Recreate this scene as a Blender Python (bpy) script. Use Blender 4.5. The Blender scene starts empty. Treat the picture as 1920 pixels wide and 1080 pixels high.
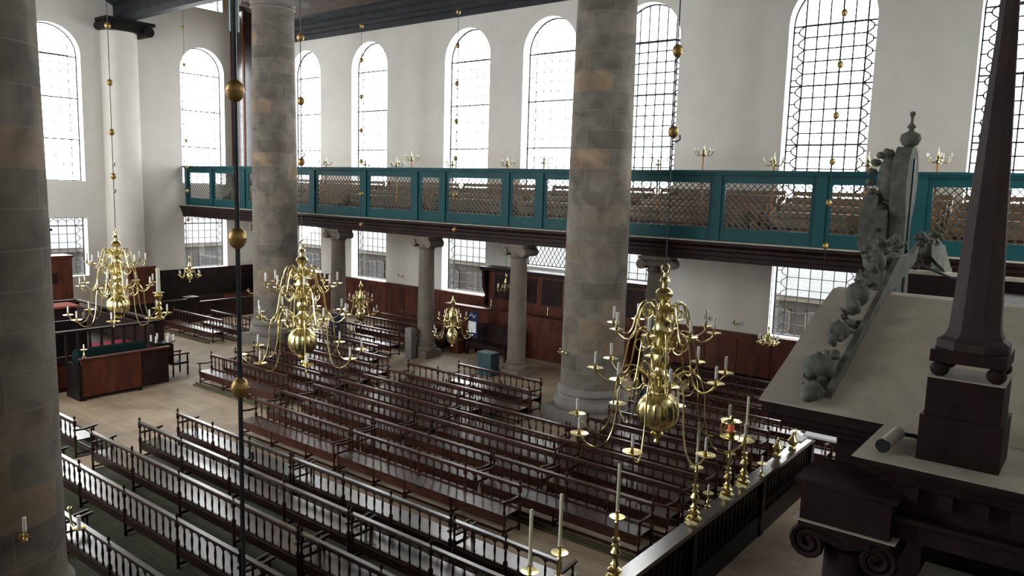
import bpy, math, random
from math import pi, sin, cos, radians, atan2, sqrt
from mathutils import Vector, Matrix
random.seed(7)
sc = bpy.context.scene
COL = sc.collection
# ------------------------------------------------------------------ materials
def new_mat(name):
    m = bpy.data.materials.new(name); m.use_nodes = True
    nt = m.node_tree; b = nt.nodes['Principled BSDF']
    return m, nt, b
def L(nt, a, b): nt.links.new(a, b)
def noise_mat(name, c1, c2, rough=.5, scale=3., stretch=(1, 1, 1), metal=0., detail=4., bump=0., spec=.5, rand=0., coords='Object'):
    m, nt, b = new_mat(name)
    tc = nt.nodes.new('ShaderNodeTexCoord'); mp = nt.nodes.new('ShaderNodeMapping'); mp.inputs['Scale'].default_value = stretch
    n = nt.nodes.new('ShaderNodeTexNoise'); n.inputs['Scale'].default_value = scale; n.inputs['Detail'].default_value = detail
    r = nt.nodes.new('ShaderNodeValToRGB'); r.color_ramp.elements[0].position = .3; r.color_ramp.elements[1].position = .7
    r.color_ramp.elements[0].color = (*c1, 1); r.color_ramp.elements[1].color = (*c2, 1)
    L(nt, tc.outputs[coords], mp.inputs[0]); L(nt, mp.outputs[0], n.inputs[0]); L(nt, n.outputs[0], r.inputs[0])
    out = r.outputs[0]
    if rand:
        oi = nt.nodes.new('ShaderNodeObjectInfo'); hs = nt.nodes.new('ShaderNodeHueSaturation')
        mr = nt.nodes.new('ShaderNodeMapRange'); mr.inputs[3].default_value = 1 - rand; mr.inputs[4].default_value = 1 + rand
        L(nt, oi.outputs['Random'], mr.inputs[0]); L(nt, mr.outputs[0], hs.inputs['Value']); L(nt, out, hs.inputs['Color']); out = hs.outputs[0]
    L(nt, out, b.inputs['Base Color'])
    b.inputs['Roughness'].default_value = rough; b.inputs['Metallic'].default_value = metal
    b.inputs['Specular IOR Level'].default_value = spec
    if bump:
        bp = nt.nodes.new('ShaderNodeBump'); bp.inputs['Strength'].default_value = bump; bp.inputs['Distance'].default_value = .02
        L(nt, n.outputs[0], bp.inputs['Height']); L(nt, bp.outputs[0], b.inputs['Normal'])
    return m
M = {}
M['plaster'] = noise_mat('plaster', (.68, .655, .60), (.73, .705, .65), .9, 1.2, bump=.05)
M['reveal'] = noise_mat('white_reveal', (.8, .8, .78), (.85, .85, .83), .8, 2.)
M['benchwood'] = noise_mat('bench_wood', (.010, .006, .005), (.030, .012, .008), .36, 6, (.6, 3, 3), rand=.35, spec=.22)
M['benchred'] = noise_mat('red_bench_wood', (.022, .008, .006), (.072, .025, .016), .4, 6, (.6, 3, 3), rand=.35, spec=.22)
M['seatred'] = noise_mat('red_bench_seat', (.028, .012, .009), (.06, .026, .018), .28, 6, (.6, 4, 3), rand=.35, spec=.3)
M['polished'] = noise_mat('polished_handrail', (.05, .038, .032), (.08, .06, .05), .2, 5, (3, .5, 1), spec=1.)
M['shadetread'] = noise_mat('shaded_tread_boards', (.045, .045, .028), (.080, .078, .050), .8, 4, (.5, 4, 1))  # dark olive includes the shade of the floor around the near benches
M['olive'] = noise_mat('olive_foot_rail', (.06, .055, .025), (.10, .09, .045), .6, 5)
M['benchseat'] = noise_mat('bench_seat_wood', (.020, .014, .013), (.045, .028, .022), .25, 6, (.6, 4, 3), rand=.35, spec=.85)
M['redwood'] = noise_mat('red_brown_wood', (.050, .013, .008), (.115, .032, .016), .45, 3, (1.2, 1.2, .4), spec=.2)
M['darkwood'] = noise_mat('dark_oak', (.010, .005, .005), (.026, .011, .010), .5, 3, (1, 1, .4), spec=.15)
M['blackwood'] = noise_mat('black_wood', (.006, .004, .004), (.013, .009, .008), .45, 3, spec=.15)
M['arkwood'] = noise_mat('ark_wood', (.016, .010, .011), (.032, .017, .018), .65, 5, (1, 1, .5), bump=.1, spec=.15)
M['spirewood'] = noise_mat('spire_wood', (.036, .026, .028), (.062, .042, .043), .6, 5, (1, 1, .3), bump=.1, spec=.25)
M['arkcarve'] = noise_mat('carved_grey_wood', (.11, .115, .102), (.20, .205, .185), .85, 9, bump=.5, spec=.2)
M['dust'] = noise_mat('dusty_board', (.42, .385, .32), (.54, .50, .42), .95, 3.5, bump=.1)
M['teal'] = noise_mat('teal_paint', (.004, .052, .060), (.007, .068, .076), .5, 2, spec=.2)
M['lattice'] = noise_mat('dark_lattice', (.012, .028, .028), (.03, .04, .034), .6, 5)
M['golden'] = noise_mat('golden_oak', (.16, .085, .035), (.30, .175, .075), .4, 4, (.6, 3, 3), rand=.2)
M['palewood'] = noise_mat('pale_orange_wood', (.42, .17, .05), (.55, .25, .09), .5, 5)
M['ceiling'] = noise_mat('ceiling_boards', (.055, .030, .020), (.13, .075, .052), .6, 2, (.3, 4, 4))
M['beam'] = noise_mat('slate_painted_beam', (.014, .016, .020), (.028, .031, .037), .6, 2, spec=.25)
M['brass'] = noise_mat('brass', (.70, .59, .26), (.86, .75, .40), .24, 4, metal=1.)
M['oldgold'] = noise_mat('old_gilt', (.30, .19, .06), (.48, .32, .12), .38, 8, metal=.75)
M['wax'] = noise_mat('white_wax', (.86, .85, .80), (.90, .89, .85), .5, 5)
M['creamwax'] = noise_mat('cream_wax', (.82, .82, .62), (.88, .88, .70), .5, 5)
M['iron'] = noise_mat('black_iron', (.012, .015, .018), (.03, .035, .04), .45, 6, metal=.4)
M['lead'] = noise_mat('lead_came', (.015, .015, .016), (.03, .03, .032), .6, 6)
M['pipe'] = noise_mat('blue_grey_metal', (.05, .075, .08), (.08, .11, .115), .35, 6, metal=.5)
M['clothdark'] = noise_mat('dark_green_cloth', (.006, .018, .017), (.008, .017, .017), 1., 30, spec=.05)
M['redcloth'] = noise_mat('crimson_carpet', (.30, .015, .035), (.42, .03, .06), .95, 20)
M['redcover'] = noise_mat('faded_red_cover', (.25, .05, .035), (.36, .09, .06), .9, 10)
M['navy'] = noise_mat('navy_cloth', (.008, .012, .045), (.014, .02, .07), .9, 20)
M['denim'] = noise_mat('denim', (.012, .05, .10), (.02, .075, .14), .9, 40)
M['paper'] = noise_mat('white_paper', (.75, .76, .78), (.8, .8, .82), .8, 5)
M['skin'] = noise_mat('skin', (.50, .30, .22), (.56, .34, .25), .6, 10)
M['hair'] = noise_mat('dark_hair', (.02, .012, .008), (.04, .025, .016), .7, 30)
M['tealbox'] = noise_mat('grey_blue_box', (.015, .05, .065), (.02, .065, .08), .6, 5)
M['facade'] = noise_mat('outbuilding_render', (.018, .016, .014), (.024, .022, .020), .9, 1)
M['gutter'] = noise_mat('pale_eaves_board', (.060, .048, .036), (.068, .056, .042), .8, 1)
M['darkglass'] = noise_mat('outside_dark_pane', (.006, .007, .009), (.012, .013, .016), .5, 1)
M['paving'] = noise_mat('courtyard_paving', (.25, .25, .24), (.33, .33, .32), .9, 3)
def emit_mat(name, c, s):
    m, nt, b = new_mat(name); b.inputs['Base Color'].default_value = (*c, 1)
    b.inputs['Emission Color'].default_value = (*c, 1); b.inputs['Emission Strength'].default_value = s
    return m
M['glow'] = emit_mat('red_sanctuary_lamp_glass', (.75, .16, .08), .12)
# stone drums of the columns: cylindrical coordinates around the object's own axis
def stone_mat(name, h, w, dark):
    m, nt, b = new_mat(name)
    tc = nt.nodes.new('ShaderNodeTexCoord'); sp = nt.nodes.new('ShaderNodeSeparateXYZ'); L(nt, tc.outputs['Object'], sp.inputs[0])
    at = nt.nodes.new('ShaderNodeMath'); at.operation = 'ARCTAN2'; L(nt, sp.outputs['Y'], at.inputs[0]); L(nt, sp.outputs['X'], at.inputs[1])
    cb = nt.nodes.new('ShaderNodeCombineXYZ'); L(nt, at.outputs[0], cb.inputs['X']); L(nt, sp.outputs['Z'], cb.inputs['Y'])
    br = nt.nodes.new('ShaderNodeTexBrick'); L(nt, cb.outputs[0], br.inputs[0])
    br.inputs['Scale'].default_value = 1; br.inputs['Brick Width'].default_value = w; br.inputs['Row Height'].default_value = h
    br.inputs['Mortar Size'].default_value = .012; br.inputs['Mortar Smooth'].default_value = .3
    br.inputs['Color1'].default_value = (0, 0, 0, 1); br.inputs['Color2'].default_value = (1, 1, 1, 1); br.inputs['Mortar'].default_value = (.5, .5, .5, 1)
    ramp = nt.nodes.new('ShaderNodeValToRGB'); cr = ramp.color_ramp; cr.interpolation = 'LINEAR'
    k = 1.
    cols = [(0, (.128, .112, .090)), (.35, (.165, .143, .118)), (.6, (.148, .130, .106)), (.85, (.19, .15, .11)), (1, (.26, .175, .105))]
    cr.elements[0].position = 0; cr.elements[0].color = (*[k*c for c in cols[0][1]], 1)
    cr.elements[1].position = 1; cr.elements[1].color = (*[k*c for c in cols[-1][1]], 1)
    for p_, c_ in cols[1:-1]:
        e = cr.elements.new(p_); e.color = (*[k*c for c in c_], 1)
    sep = nt.nodes.new('ShaderNodeSeparateColor'); L(nt, br.outputs['Color'], sep.inputs[0]); L(nt, sep.outputs[0], ramp.inputs[0])
    n = nt.nodes.new('ShaderNodeTexNoise'); n.inputs['Scale'].default_value = 1.6; n.inputs['Detail'].default_value = 10; n.inputs['Distortion'].default_value = .6; L(nt, tc.outputs['Object'], n.inputs[0])
    mr = nt.nodes.new('ShaderNodeMapRange'); mr.inputs[1].default_value = .3; mr.inputs[2].default_value = .7; mr.inputs[3].default_value = .62; mr.inputs[4].default_value = 1.4; L(nt, n.outputs[0], mr.inputs[0])
    mx = nt.nodes.new('ShaderNodeMix'); mx.data_type = 'RGBA'; mx.blend_type = 'MULTIPLY'; mx.inputs[0].default_value = 1
    L(nt, ramp.outputs[0], mx.inputs[6]); L(nt, mr.outputs[0], mx.inputs[7])
    mm = nt.nodes.new('ShaderNodeMix'); mm.data_type = 'RGBA'; mm.inputs[7].default_value = (.27*k, .245*k, .19*k, 1)
    f = nt.nodes.new('ShaderNodeMath'); f.operation = 'MULTIPLY'; f.inputs[1].default_value = .4; L(nt, br.outputs['Fac'], f.inputs[0]); L(nt, f.outputs[0], mm.inputs[0])
    L(nt, mx.outputs[2], mm.inputs[6]); L(nt, mm.outputs[2], b.inputs['Base Color']); b.inputs['Roughness'].default_value = .85
    return m
M['drum'] = stone_mat('weathered_sandstone_drums', .545, 1.5, False)
M['smallstone'] = noise_mat('small_column_stone', (.13, .108, .085), (.185, .155, .122), .8, 2.5, detail=8)
M['plinthstone'] = noise_mat('plinth_stone', (.17, .155, .14), (.23, .21, .19), .85, 2, detail=8)
def floor_mat():
    m, nt, b = new_mat('sanded_floor_boards')
    tc = nt.nodes.new('ShaderNodeTexCoord')
    br = nt.nodes.new('ShaderNodeTexBrick'); br.inputs['Scale'].default_value = 1; br.inputs['Brick Width'].default_value = 4.; br.inputs['Row Height'].default_value = .28
    br.inputs['Mortar Size'].default_value = .008
    br.inputs['Color1'].default_value = (.36, .275, .185, 1); br.inputs['Color2'].default_value = (.42, .325, .225, 1); br.inputs['Mortar'].default_value = (.28, .21, .14, 1)
    L(nt, tc.outputs['Object'], br.inputs[0])
    n = nt.nodes.new('ShaderNodeTexNoise'); n.inputs['Scale'].default_value = .9; n.inputs['Detail'].default_value = 9; n.inputs['Distortion'].default_value = .8; L(nt, tc.outputs['Object'], n.inputs[0])
    mr = nt.nodes.new('ShaderNodeMapRange'); mr.inputs[1].default_value = .3; mr.inputs[2].default_value = .7; mr.inputs[3].default_value = .8; mr.inputs[4].default_value = 1.25; L(nt, n.outputs[0], mr.inputs[0])
    mx = nt.nodes.new('ShaderNodeMix'); mx.data_type = 'RGBA'; mx.blend_type = 'MULTIPLY'; mx.inputs[0].default_value = 1
    L(nt, br.outputs['Color'], mx.inputs[6]); L(nt, mr.outputs[0], mx.inputs[7]); L(nt, mx.outputs[2], b.inputs['Base Color'])
    b.inputs['Roughness'].default_value = .62
    return m
M['floor'] = floor_mat()
def tile_mat():
    m, nt, b = new_mat('dark_pantiles')
    tc = nt.nodes.new('ShaderNodeTexCoord')
    w = nt.nodes.new('ShaderNodeTexBrick'); w.inputs['Scale'].default_value = 1; w.inputs['Brick Width'].default_value = .3; w.inputs['Row Height'].default_value = .35
    w.inputs['Mortar Size'].default_value = .03; w.inputs['Mortar Smooth'].default_value = .6
    w.inputs['Color1'].default_value = (.035, .038, .042, 1); w.inputs['Color2'].default_value = (.045, .05, .055, 1); w.inputs['Mortar'].default_value = (.022, .024, .028, 1)
    L(nt, tc.outputs['Object'], w.inputs[0]); L(nt, w.outputs['Color'], b.inputs['Base Color']); b.inputs['Roughness'].default_value = .6
    return m
M['tiles'] = tile_mat()
def glass_mat():
    m, nt, b = new_mat('clear_window_glass'); nt.nodes.remove(b)
    t = nt.nodes.new('ShaderNodeBsdfTransparent'); t.inputs[0].default_value = (.96, .98, .98, 1)
    g = nt.nodes.new('ShaderNodeBsdfGlossy'); g.inputs['Roughness'].default_value = .05; g.inputs[0].default_value = (1, 1, 1, 1)
    mix = nt.nodes.new('ShaderNodeMixShader'); mix.inputs[0].default_value = .06
    L(nt, t.outputs[0], mix.inputs[1]); L(nt, g.outputs[0], mix.inputs[2]); L(nt, mix.outputs[0], nt.nodes['Material Output'].inputs[0])
    return m
M['glass'] = glass_mat()

# ------------------------------------------------------------------ mesh builder
class MB:
    def __init__(s): s.v = []; s.f = []; s.mi = []; s.cur = 0
    def add(s, vs, fs):
        n = len(s.v); s.v += [tuple(v) for v in vs]; s.f += [tuple(i+n for i in f) for f in fs]; s.mi += [s.cur]*len(fs); return s
    def box(s, x0, x1, y0, y1, z0, z1):
        vs = [(x, y, z) for z in (z0, z1) for y in (y0, y1) for x in (x0, x1)]
        return s.add(vs, [(0, 2, 3, 1), (4, 5, 7, 6), (0, 1, 5, 4), (2, 6, 7, 3), (0, 4, 6, 2), (1, 3, 7, 5)])
    def bar(s, a, b, w, h=None, up=(0, 0, 1)):
        h = h or w; a = Vector(a); b = Vector(b); d = (b-a).normalized(); u = Vector(up)
        if abs(d.dot(u)) > .99: u = Vector((0, 1, 0))
        r = d.cross(u).normalized(); u = r.cross(d); vs = []
        for p in (a, b):
            for i, j in ((-1, -1), (1, -1), (1, 1), (-1, 1)): vs.append(p + r*(w/2*i) + u*(h/2*j))
        return s.add(vs, [(0, 3, 2, 1), (4, 5, 6, 7), (0, 1, 5, 4), (1, 2, 6, 5), (2, 3, 7, 6), (3, 0, 4, 7)])
    def lathe(s, prof, seg=12, c=(0, 0, 0), rib=0., a0=0):
        vs = []; n = len(prof)
        for r, z in prof:
            for k in range(seg):
                a = 2*pi*k/seg + a0; rr = r*(1 - (rib if (k % 2) else 0))
                vs.append((c[0]+rr*cos(a), c[1]+rr*sin(a), c[2]+z))
        fs = [(i*seg+k, i*seg+(k+1) % seg, (i+1)*seg+(k+1) % seg, (i+1)*seg+k) for i in range(n-1) for k in range(seg)]
        fs.append(tuple(reversed(range(seg)))); fs.append(tuple(range((n-1)*seg, n*seg)))
        return s.add(vs, fs)
    def tube(s, pts, r, seg=6):
        pts = [Vector(p) for p in pts]; n = len(pts); vs = []
        rs = r if isinstance(r, (list, tuple)) else [r]*n
        prev = None
        for i, p in enumerate(pts):
            d = (pts[min(i+1, n-1)] - pts[max(i-1, 0)]).normalized()
            if prev is None:
                u = Vector((0, 0, 1)) if abs(d.z) < .9 else Vector((0, 1, 0))
                u = (u - d*u.dot(d)).normalized()
            else: u = (prev - d*prev.dot(d)).normalized()
            prev = u; w = d.cross(u)
            for k in range(seg):
                a = 2*pi*k/seg; vs.append(p + u*(rs[i]*cos(a)) + w*(rs[i]*sin(a)))
        fs = [(i*seg+k, i*seg+(k+1) % seg, (i+1)*seg+(k+1) % seg, (i+1)*seg+k) for i in range(n-1) for k in range(seg)]
        fs.append(tuple(reversed(range(seg)))); fs.append(tuple(range((n-1)*seg, n*seg)))
        return s.add(vs, fs)
    def ball(s, c, r, seg=12, rings=8, sc_=(1, 1, 1)):
        pr = [(max(1e-4, r*sin(pi*i/rings)), -r*cos(pi*i/rings)*sc_[2]) for i in range(rings+1)]
        vs = []
        for rr, z in pr:
            for k in range(seg):
                a = 2*pi*k/seg; vs.append((c[0]+rr*cos(a)*sc_[0], c[1]+rr*sin(a)*sc_[1], c[2]+z))
        fs = [(i*seg+k, i*seg+(k+1) % seg, (i+1)*seg+(k+1) % seg, (i+1)*seg+k) for i in range(rings) for k in range(seg)]
        return s.add(vs, fs)
    def prism(s, outline, axis, a, b):
        """outline: list of 2D points; axis 'x': outline is (y,z) swept along x; 'y': (x,z); 'z': (x,y)"""
        def P(u, v, t): return {'x': (t, u, v), 'y': (u, t, v), 'z': (u, v, t)}[axis]
        n = len(outline); vs = [P(u, v, a) for u, v in outline] + [P(u, v, b) for u, v in outline]
        fs = [tuple(range(n)), tuple(reversed(range(n, 2*n)))] + [(i, (i+1) % n + 0, (i+1) % n + n, i+n) for i in range(n)]
        return s.add(vs, fs)
    def mesh(s, name, mats, smooth=False):
        me = bpy.data.meshes.new(name); me.from_pydata(s.v, [], s.f)
        mats = mats if isinstance(mats, (list, tuple)) else [mats]
        for m in mats: me.materials.append(M[m])
        if len(mats) > 1: me.polygons.foreach_set('material_index', s.mi)
        me.validate()
        import bmesh
        bm = bmesh.new(); bm.from_mesh(me); bmesh.ops.recalc_face_normals(bm, faces=bm.faces); bm.to_mesh(me); bm.free()
        if smooth:
            me.shade_smooth(); me.set_sharp_from_angle(angle=radians(smooth if smooth is not True else 40))
        return me
def put(me, name, parent=None, loc=(0, 0, 0), rz=0.):
    o = bpy.data.objects.new(name, me); COL.objects.link(o); o.location = loc; o.rotation_euler = (0, 0, rz)
    if parent: o.parent = parent
    return o
def tag(o, label, cat, group=None):
    o['label'] = label; o['category'] = cat
    if group: o['group'] = group
    return o
def thing(name, label, cat, loc=(0, 0, 0), rz=0., group=None):
    o = bpy.data.objects.new(name, None); COL.objects.link(o); o.location = loc; o.rotation_euler = (0, 0, rz); o.empty_display_size = .2
    return tag(o, label, cat, group)
def struct(o): o['kind'] = 'structure'; return o
def copy_tree(o, parent=None):
    c = o.copy(); COL.objects.link(c)
    if parent: c.parent = parent
    for ch in list(KIDS.get(o.name, ())): KIDS.setdefault(c.name, []).append(copy_tree(ch, c))
    return c
KIDS = {}
def part(me, name, parent, loc=(0, 0, 0), rz=0., label=None):
    o = put(me, name, parent, loc, rz); KIDS.setdefault(parent.name, []).append(o)
    if label: o['label'] = label
    return o
def dup(root, loc, label, rz=None, group=None):
    c = copy_tree(root); c.location = loc; c['label'] = label
    if rz is not None: c.rotation_euler = (0, 0, rz)
    if group: c['group'] = group
    return c

# ------------------------------------------------------------------ room constants
XW, XE, YN, YS = -40.6, 2.3, 27.0, -3.7
CZ = 18.9
ARM = .5   # reveal depth
def wall(name, u0, u1, z0, z1, holes, mp):
    """mp(u,z,d)-> xyz ; holes: (u0,u1,z0,z1,arched)"""
    import bmesh
    bm = bmesh.new()
    def loop(pts):
        vs = [bm.verts.new(mp(u, z, 0)) for u, z in pts]
        return [bm.edges.new((vs[i], vs[(i+1) % len(vs)])) for i in range(len(vs))], vs
    es, _ = loop([(u0, z0), (u1, z0), (u1, z1), (u0, z1)]); allv = []
    for h in holes:
        pts = hole_pts(*h); e, v = loop(pts); es += e; allv.append((v, pts))
    bmesh.ops.triangle_fill(bm, use_beauty=True, use_dissolve=False, edges=es)
    for v, pts in allv:
        o = [bm.verts.new(mp(u, z, ARM)) for u, z in pts]
        for i in range(len(v)):
            j = (i+1) % len(v); f = bm.faces.new((v[i], v[j], o[j], o[i])); f.material_index = 1
    me = bpy.data.meshes.new(name); bm.to_mesh(me); bm.free()
    me.materials.append(M['plaster']); me.materials.append(M['reveal'])
    return struct(put(me, name))
def hole_pts(a, b, z0, z1, arched):
    if not arched: return [(a, z0), (b, z0), (b, z1), (a, z1)]
    r = (b-a)/2; c = (a+b)/2; zs = z1-r
    return [(a, z0), (b, z0)] + [(c+r*cos(t*pi/20), zs+r*sin(t*pi/20)) for t in range(21)]
WN = [(-37.35, -34.7), (-32.12, -29.4), (-25.45, -22.68), (-20.82, -18.05), (-16.2, -13.45), (-9.4, -6.6), (-3.72, -1.0)]
UZ, LZ = (6.75, 14.2), (2.02, 5.0)
hn = [(a, b, UZ[0], UZ[1], True) for a, b in WN] + [(a, b, LZ[0], LZ[1], False) for a, b in WN if not (-21 < a < -20)] + [(-20.6, -17.9, 3.62, 5.0, False)]
WW = [(14.4, 17.15), (22.25, 24.85)]
hw = [(a, b, UZ[0], UZ[1], True) for a, b in WW] + [(a, b, LZ[0], 4.94, False) for a, b in WW] + [(6.15, 8.9, *UZ, True), (6.15, 8.9, LZ[0], 4.94, False), (-1.55, 1.05, *UZ, True), (22.3, 24.85, 16.33, 18.2, False)]
hs = [(a, b, UZ[0], UZ[1], True) for a, b in WN[:5]] + [(a, b, LZ[0], LZ[1], False) for a, b in WN[:4]]
he = [(16.2, 18.9, UZ[0], UZ[1], True)]
mN = lambda u, z, d: (u, YN+d, z)
mS = lambda u, z, d: (u, YS-d, z)
mW = lambda u, z, d: (XW-d, u, z)
mE = lambda u, z, d: (XE+d, u, z)
wall('wall_north', XW, XE, 0, CZ, hn, mN); wall('wall_south', XW, XE, 0, CZ, hs, mS)
wall('wall_west', YS, YN, 0, CZ, hw, mW); wall('wall_east', YS, YN, 0, CZ, he, mE)
struct(put(MB().add([(XW, YS, 0), (XE, YS, 0), (XE, YN, 0), (XW, YN, 0)], [(0, 1, 2, 3)]).mesh('floor', 'floor'), 'floor'))
tread = MB(); tread.box(-18.75, -6.45, 4.3, 10.6, .001, .012); tread.box(-25., -19.8, 6.8, 9.0, .001, .012); struct(put(tread.mesh('shaded_boards', 'shadetread'), 'trim_9'))  # boarding under the benches; its dark tone also paints in the shade there
# windows: iron saddle bars, lead cames, pane
wn = [0]
def window(h, mp, diamond=False, detail=True):
    a, b, z0, z1, arched = h; wn[0] += 1; D = ARM-.02
    w = b-a; r = w/2; c = (a+b)/2; zs = z1-r if arched else z1
    def top(u): return zs + (sqrt(max(0, r*r-(u-c)**2)) if arched else 0)
    fr = MB(); pts = hole_pts(a+.02, b-.02, z0+.02, z1-.02, arched)
    for i in range(len(pts)):
        p, q = pts[i], pts[(i+1) % len(pts)]; fr.bar(mp(*p, D), mp(*q, D), .045, .045)
    if not diamond:
        zb = [8.78, 10.78, 12.78] if arched else ([z1-.42] if z1 < 6 else [])
        for z in zb: fr.bar(mp(a, z, D), mp(b, z, D), .08 if arched else .055, .055)
    root = struct(put(fr.mesh('window', 'iron'), 'window_%d' % wn[0]))
    ld = MB(); t = (.045 if a > -17 and mp is mN else .026) if arched else .024
    if diamond:
        s = .27; k = -int(w/s)-2
        for i in range(k, 20):
            for sg in (1, -1):
                u_a = a + i*s*.8 if sg > 0 else b - i*s*.8
                # clip the diagonal to the rectangle
                H = z1-z0; P = []
                for tt in range(0, 21):
                    u = u_a + sg*H*.62*tt/20
                    if a <= u <= b: P.append((u, z0+H*tt/20))
                if len(P) > 1: ld.bar(mp(*P[0], D), mp(*P[-1], D), .022)
    elif detail:
        n = 7; s = w/n
        for i in range(1, n):
            u = a+i*s; ld.bar(mp(u, z0, D), mp(u, top(u), D), t*1.2 if i in (1, n-1) else t)
        nz = int((zs-z0)/.4); sz = (zs-z0)/nz
        for j in range(1, nz+1):
            z = z0+j*sz; ld.bar(mp(a+s, z, D), mp(b-s, z, D), t)
        for j in range(nz):
            z = z0+j*sz
            for e, i_ in ((a, a+s), (b, b-s)):
                m_ = (e+i_)/2
                ld.bar(mp(i_, z, D), mp(m_, z+sz*.35, D), t); ld.bar(mp(m_, z+sz*.35, D), mp(m_, z+sz*.65, D), t)
                ld.bar(mp(m_, z+sz*.65, D), mp(i_, z+sz, D), t); ld.bar(mp(m_, z+sz*.5, D), mp(e, z+sz*.5, D), t)
        if not arched:
            for i in range(1, n-1):
                u = a+i*s; zz = z1-.42
                ld.bar(mp(u, zz+.2, D), mp(u+s/2, zz+.36, D), t); ld.bar(mp(u+s/2, zz+.36, D), mp(u+s, zz+.2, D), t)
    if ld.v: put(ld.mesh('lead_lattice', 'lead'), 'lead_lattice', root)
    g = MB(); hp = hole_pts(a, b, z0, z1, arched)
    g.add([mp(u, z, ARM-.01) for u, z in hp], [tuple(range(len(hp)))])
    put(g.mesh('glass_pane', 'glass'), 'glass_pane', root)
    # portal for the daylight coming through this opening
    li = bpy.data.lights.new('window_daylight', 'AREA'); li.shape = 'RECTANGLE'; li.cycles.is_portal = True
    lo = bpy.data.objects.new('window_daylight', li); COL.objects.link(lo)
    o = Vector(mp(c, (z0+z1)/2, ARM+.06)); inn = (Vector(mp(0, 0, -1))-Vector(mp(0, 0, 0)))
    lo.location = o; lo.rotation_euler = inn.to_track_quat('-Z', 'Y').to_euler()
    li.size = w; li.size_y = z1-z0
    if abs((lo.rotation_euler.to_matrix() @ Vector((1, 0, 0))).z) > .5: li.size, li.size_y = z1-z0, w
for h in hn: window(h, mN, diamond=(h[2] == 3.62))
for h in hw: window(h, mW)
for h in hs: window(h, mS, detail=False)
for h in he: window(h, mE, detail=False)
# ceiling: three timber barrel vaults with cornices
def vault(y0, y1, z0, rise, seg=16):
    vs = []; R = (y1-y0)/2; c = (y0+y1)/2
    for i in range(seg+1):
        a = pi*i/seg; vs += [(XW, c-R*cos(a), z0+rise*sin(a)), (XE, c-R*cos(a), z0+rise*sin(a))]
    return vs, [(2*i, 2*i+1, 2*i+3, 2*i+2) for i in range(seg)]
ce = MB()
for y0, y1, z0, rise in ((20.45, 26.2, 15.7, 2.9), (4.4, 18.7, 15.9, 2.9), (-2.9, 2.9, 15.7, 2.9)): ce.add(*vault(y0, y1, z0, rise))
ce.box(XW, XE, YS, YN, CZ-.02, CZ)
struct(put(ce.mesh('ceiling', 'ceiling', 30), 'ceiling'))
def cornice(name, prof, axis, a, b, mat): return struct(put(MB().prism(prof, axis, a, b).mesh(name, mat), name))
cornice('trim_1', [(27, 14.72), (26.86, 14.74), (26.84, 14.95), (26.74, 15.0), (26.72, 15.15), (26.58, 15.22), (26.55, 15.42), (26.3, 15.5), (26.1, 15.62), (26.1, 15.75), (27, 15.75)], 'x', XW, XE, 'beam')
cornice('trim_2', [(-3.7, 14.72), (-3.4, 15.0), (-2.8, 15.62), (-2.8, 15.75), (-3.7, 15.75)], 'x', XW, XE, 'beam')
for i, yc in enumerate((19.65, 3.65)):
    pr = [(yc-.8, 14.75), (yc-.85, 15.0), (yc-.85, 15.5), (yc-1.25, 15.7), (yc-1.25, 15.95), (yc+1.25, 15.95), (yc+1.25, 15.7), (yc+1., 15.6), (yc+.8, 15.3), (yc-.3, 15.25), (yc-.35, 14.75)]
    cornice('trim_%d' % (3+i), pr, 'x', XW, XE, 'beam')
# wall panelling (dado) with raised panels
dd = MB(); dd.box(XW, XE, YN-.10, YN-.001, 0, 1.92); dd.box(XW, XE, YN-.16, YN-.001, 1.92, 2.0)
x = XW+.4
while x < XE-1.2:
    dd.box(x, x+1.0, YN-.125, YN-.09, .5, 1.78); x += 1.25
struct(put(dd.mesh('wall_panelling', 'redwood'), 'baseboard_north'))
dd = MB(); dd.box(XW+.001, XW+.10, 18.0, YN, 0, 1.95); dd.box(XW+.001, XW+.16, 18.0, YN, 1.95, 2.02)
y = 18.3
while y < 26: dd.box(XW+.09, XW+.125, y, y+1, .5, 1.8); y += 1.25
struct(put(dd.mesh('wall_panelling', 'darkwood'), 'baseboard_west'))
# half-round wall pier with a dark carved capital under the beam
pm = MB(); pm.lathe([(1.05, 0), (1.05, .5), (.92, .6), (.88, 14.1), (.9, 14.2)], 28, (XW, 19.0, 0))
struct(put(pm.mesh('wall_pier', 'plaster', True), 'trim_5'))
cp = MB(); cp.box(XW, XW+1.2, 17.9, 20.35, 14.6, 14.76); cp.box(XW, XW+1.05, 18.1, 20.0, 14.2, 14.6)
cp.tube([(XW, 20.02, 14.32), (XW+1.2, 20.02, 14.32)], .27, 12); cp.tube([(XW, 18.05, 14.4), (XW+1.2, 18.05, 14.4)], .22, 12)
struct(put(cp.mesh('pier_capital', 'blackwood', True), 'trim_6'))
# polished timber shaft in the north-west corner above the gallery
sh = thing('timber_shaft', 'tall glossy dark wooden shaft rising from the gallery in the far left corner', 'wood casing', (XW+.62, 26.15, 5.452))
m_ = MB(); m_.box(-.6, .62, -.8, .84, 0, 9.0); m_.box(-.6, .62, -.8, -.1, 9.0, 10.9); part(m_.mesh('panel', 'benchseat'), 'panel', sh)
m_ = MB(); m_.box(.55, .68, -.88, -.76, 0, 10.9); m_.box(-.6, -.48, -.88, -.76, 0, 10.9); part(m_.mesh('corner_batten', 'redwood'), 'corner_batten', sh)

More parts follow.
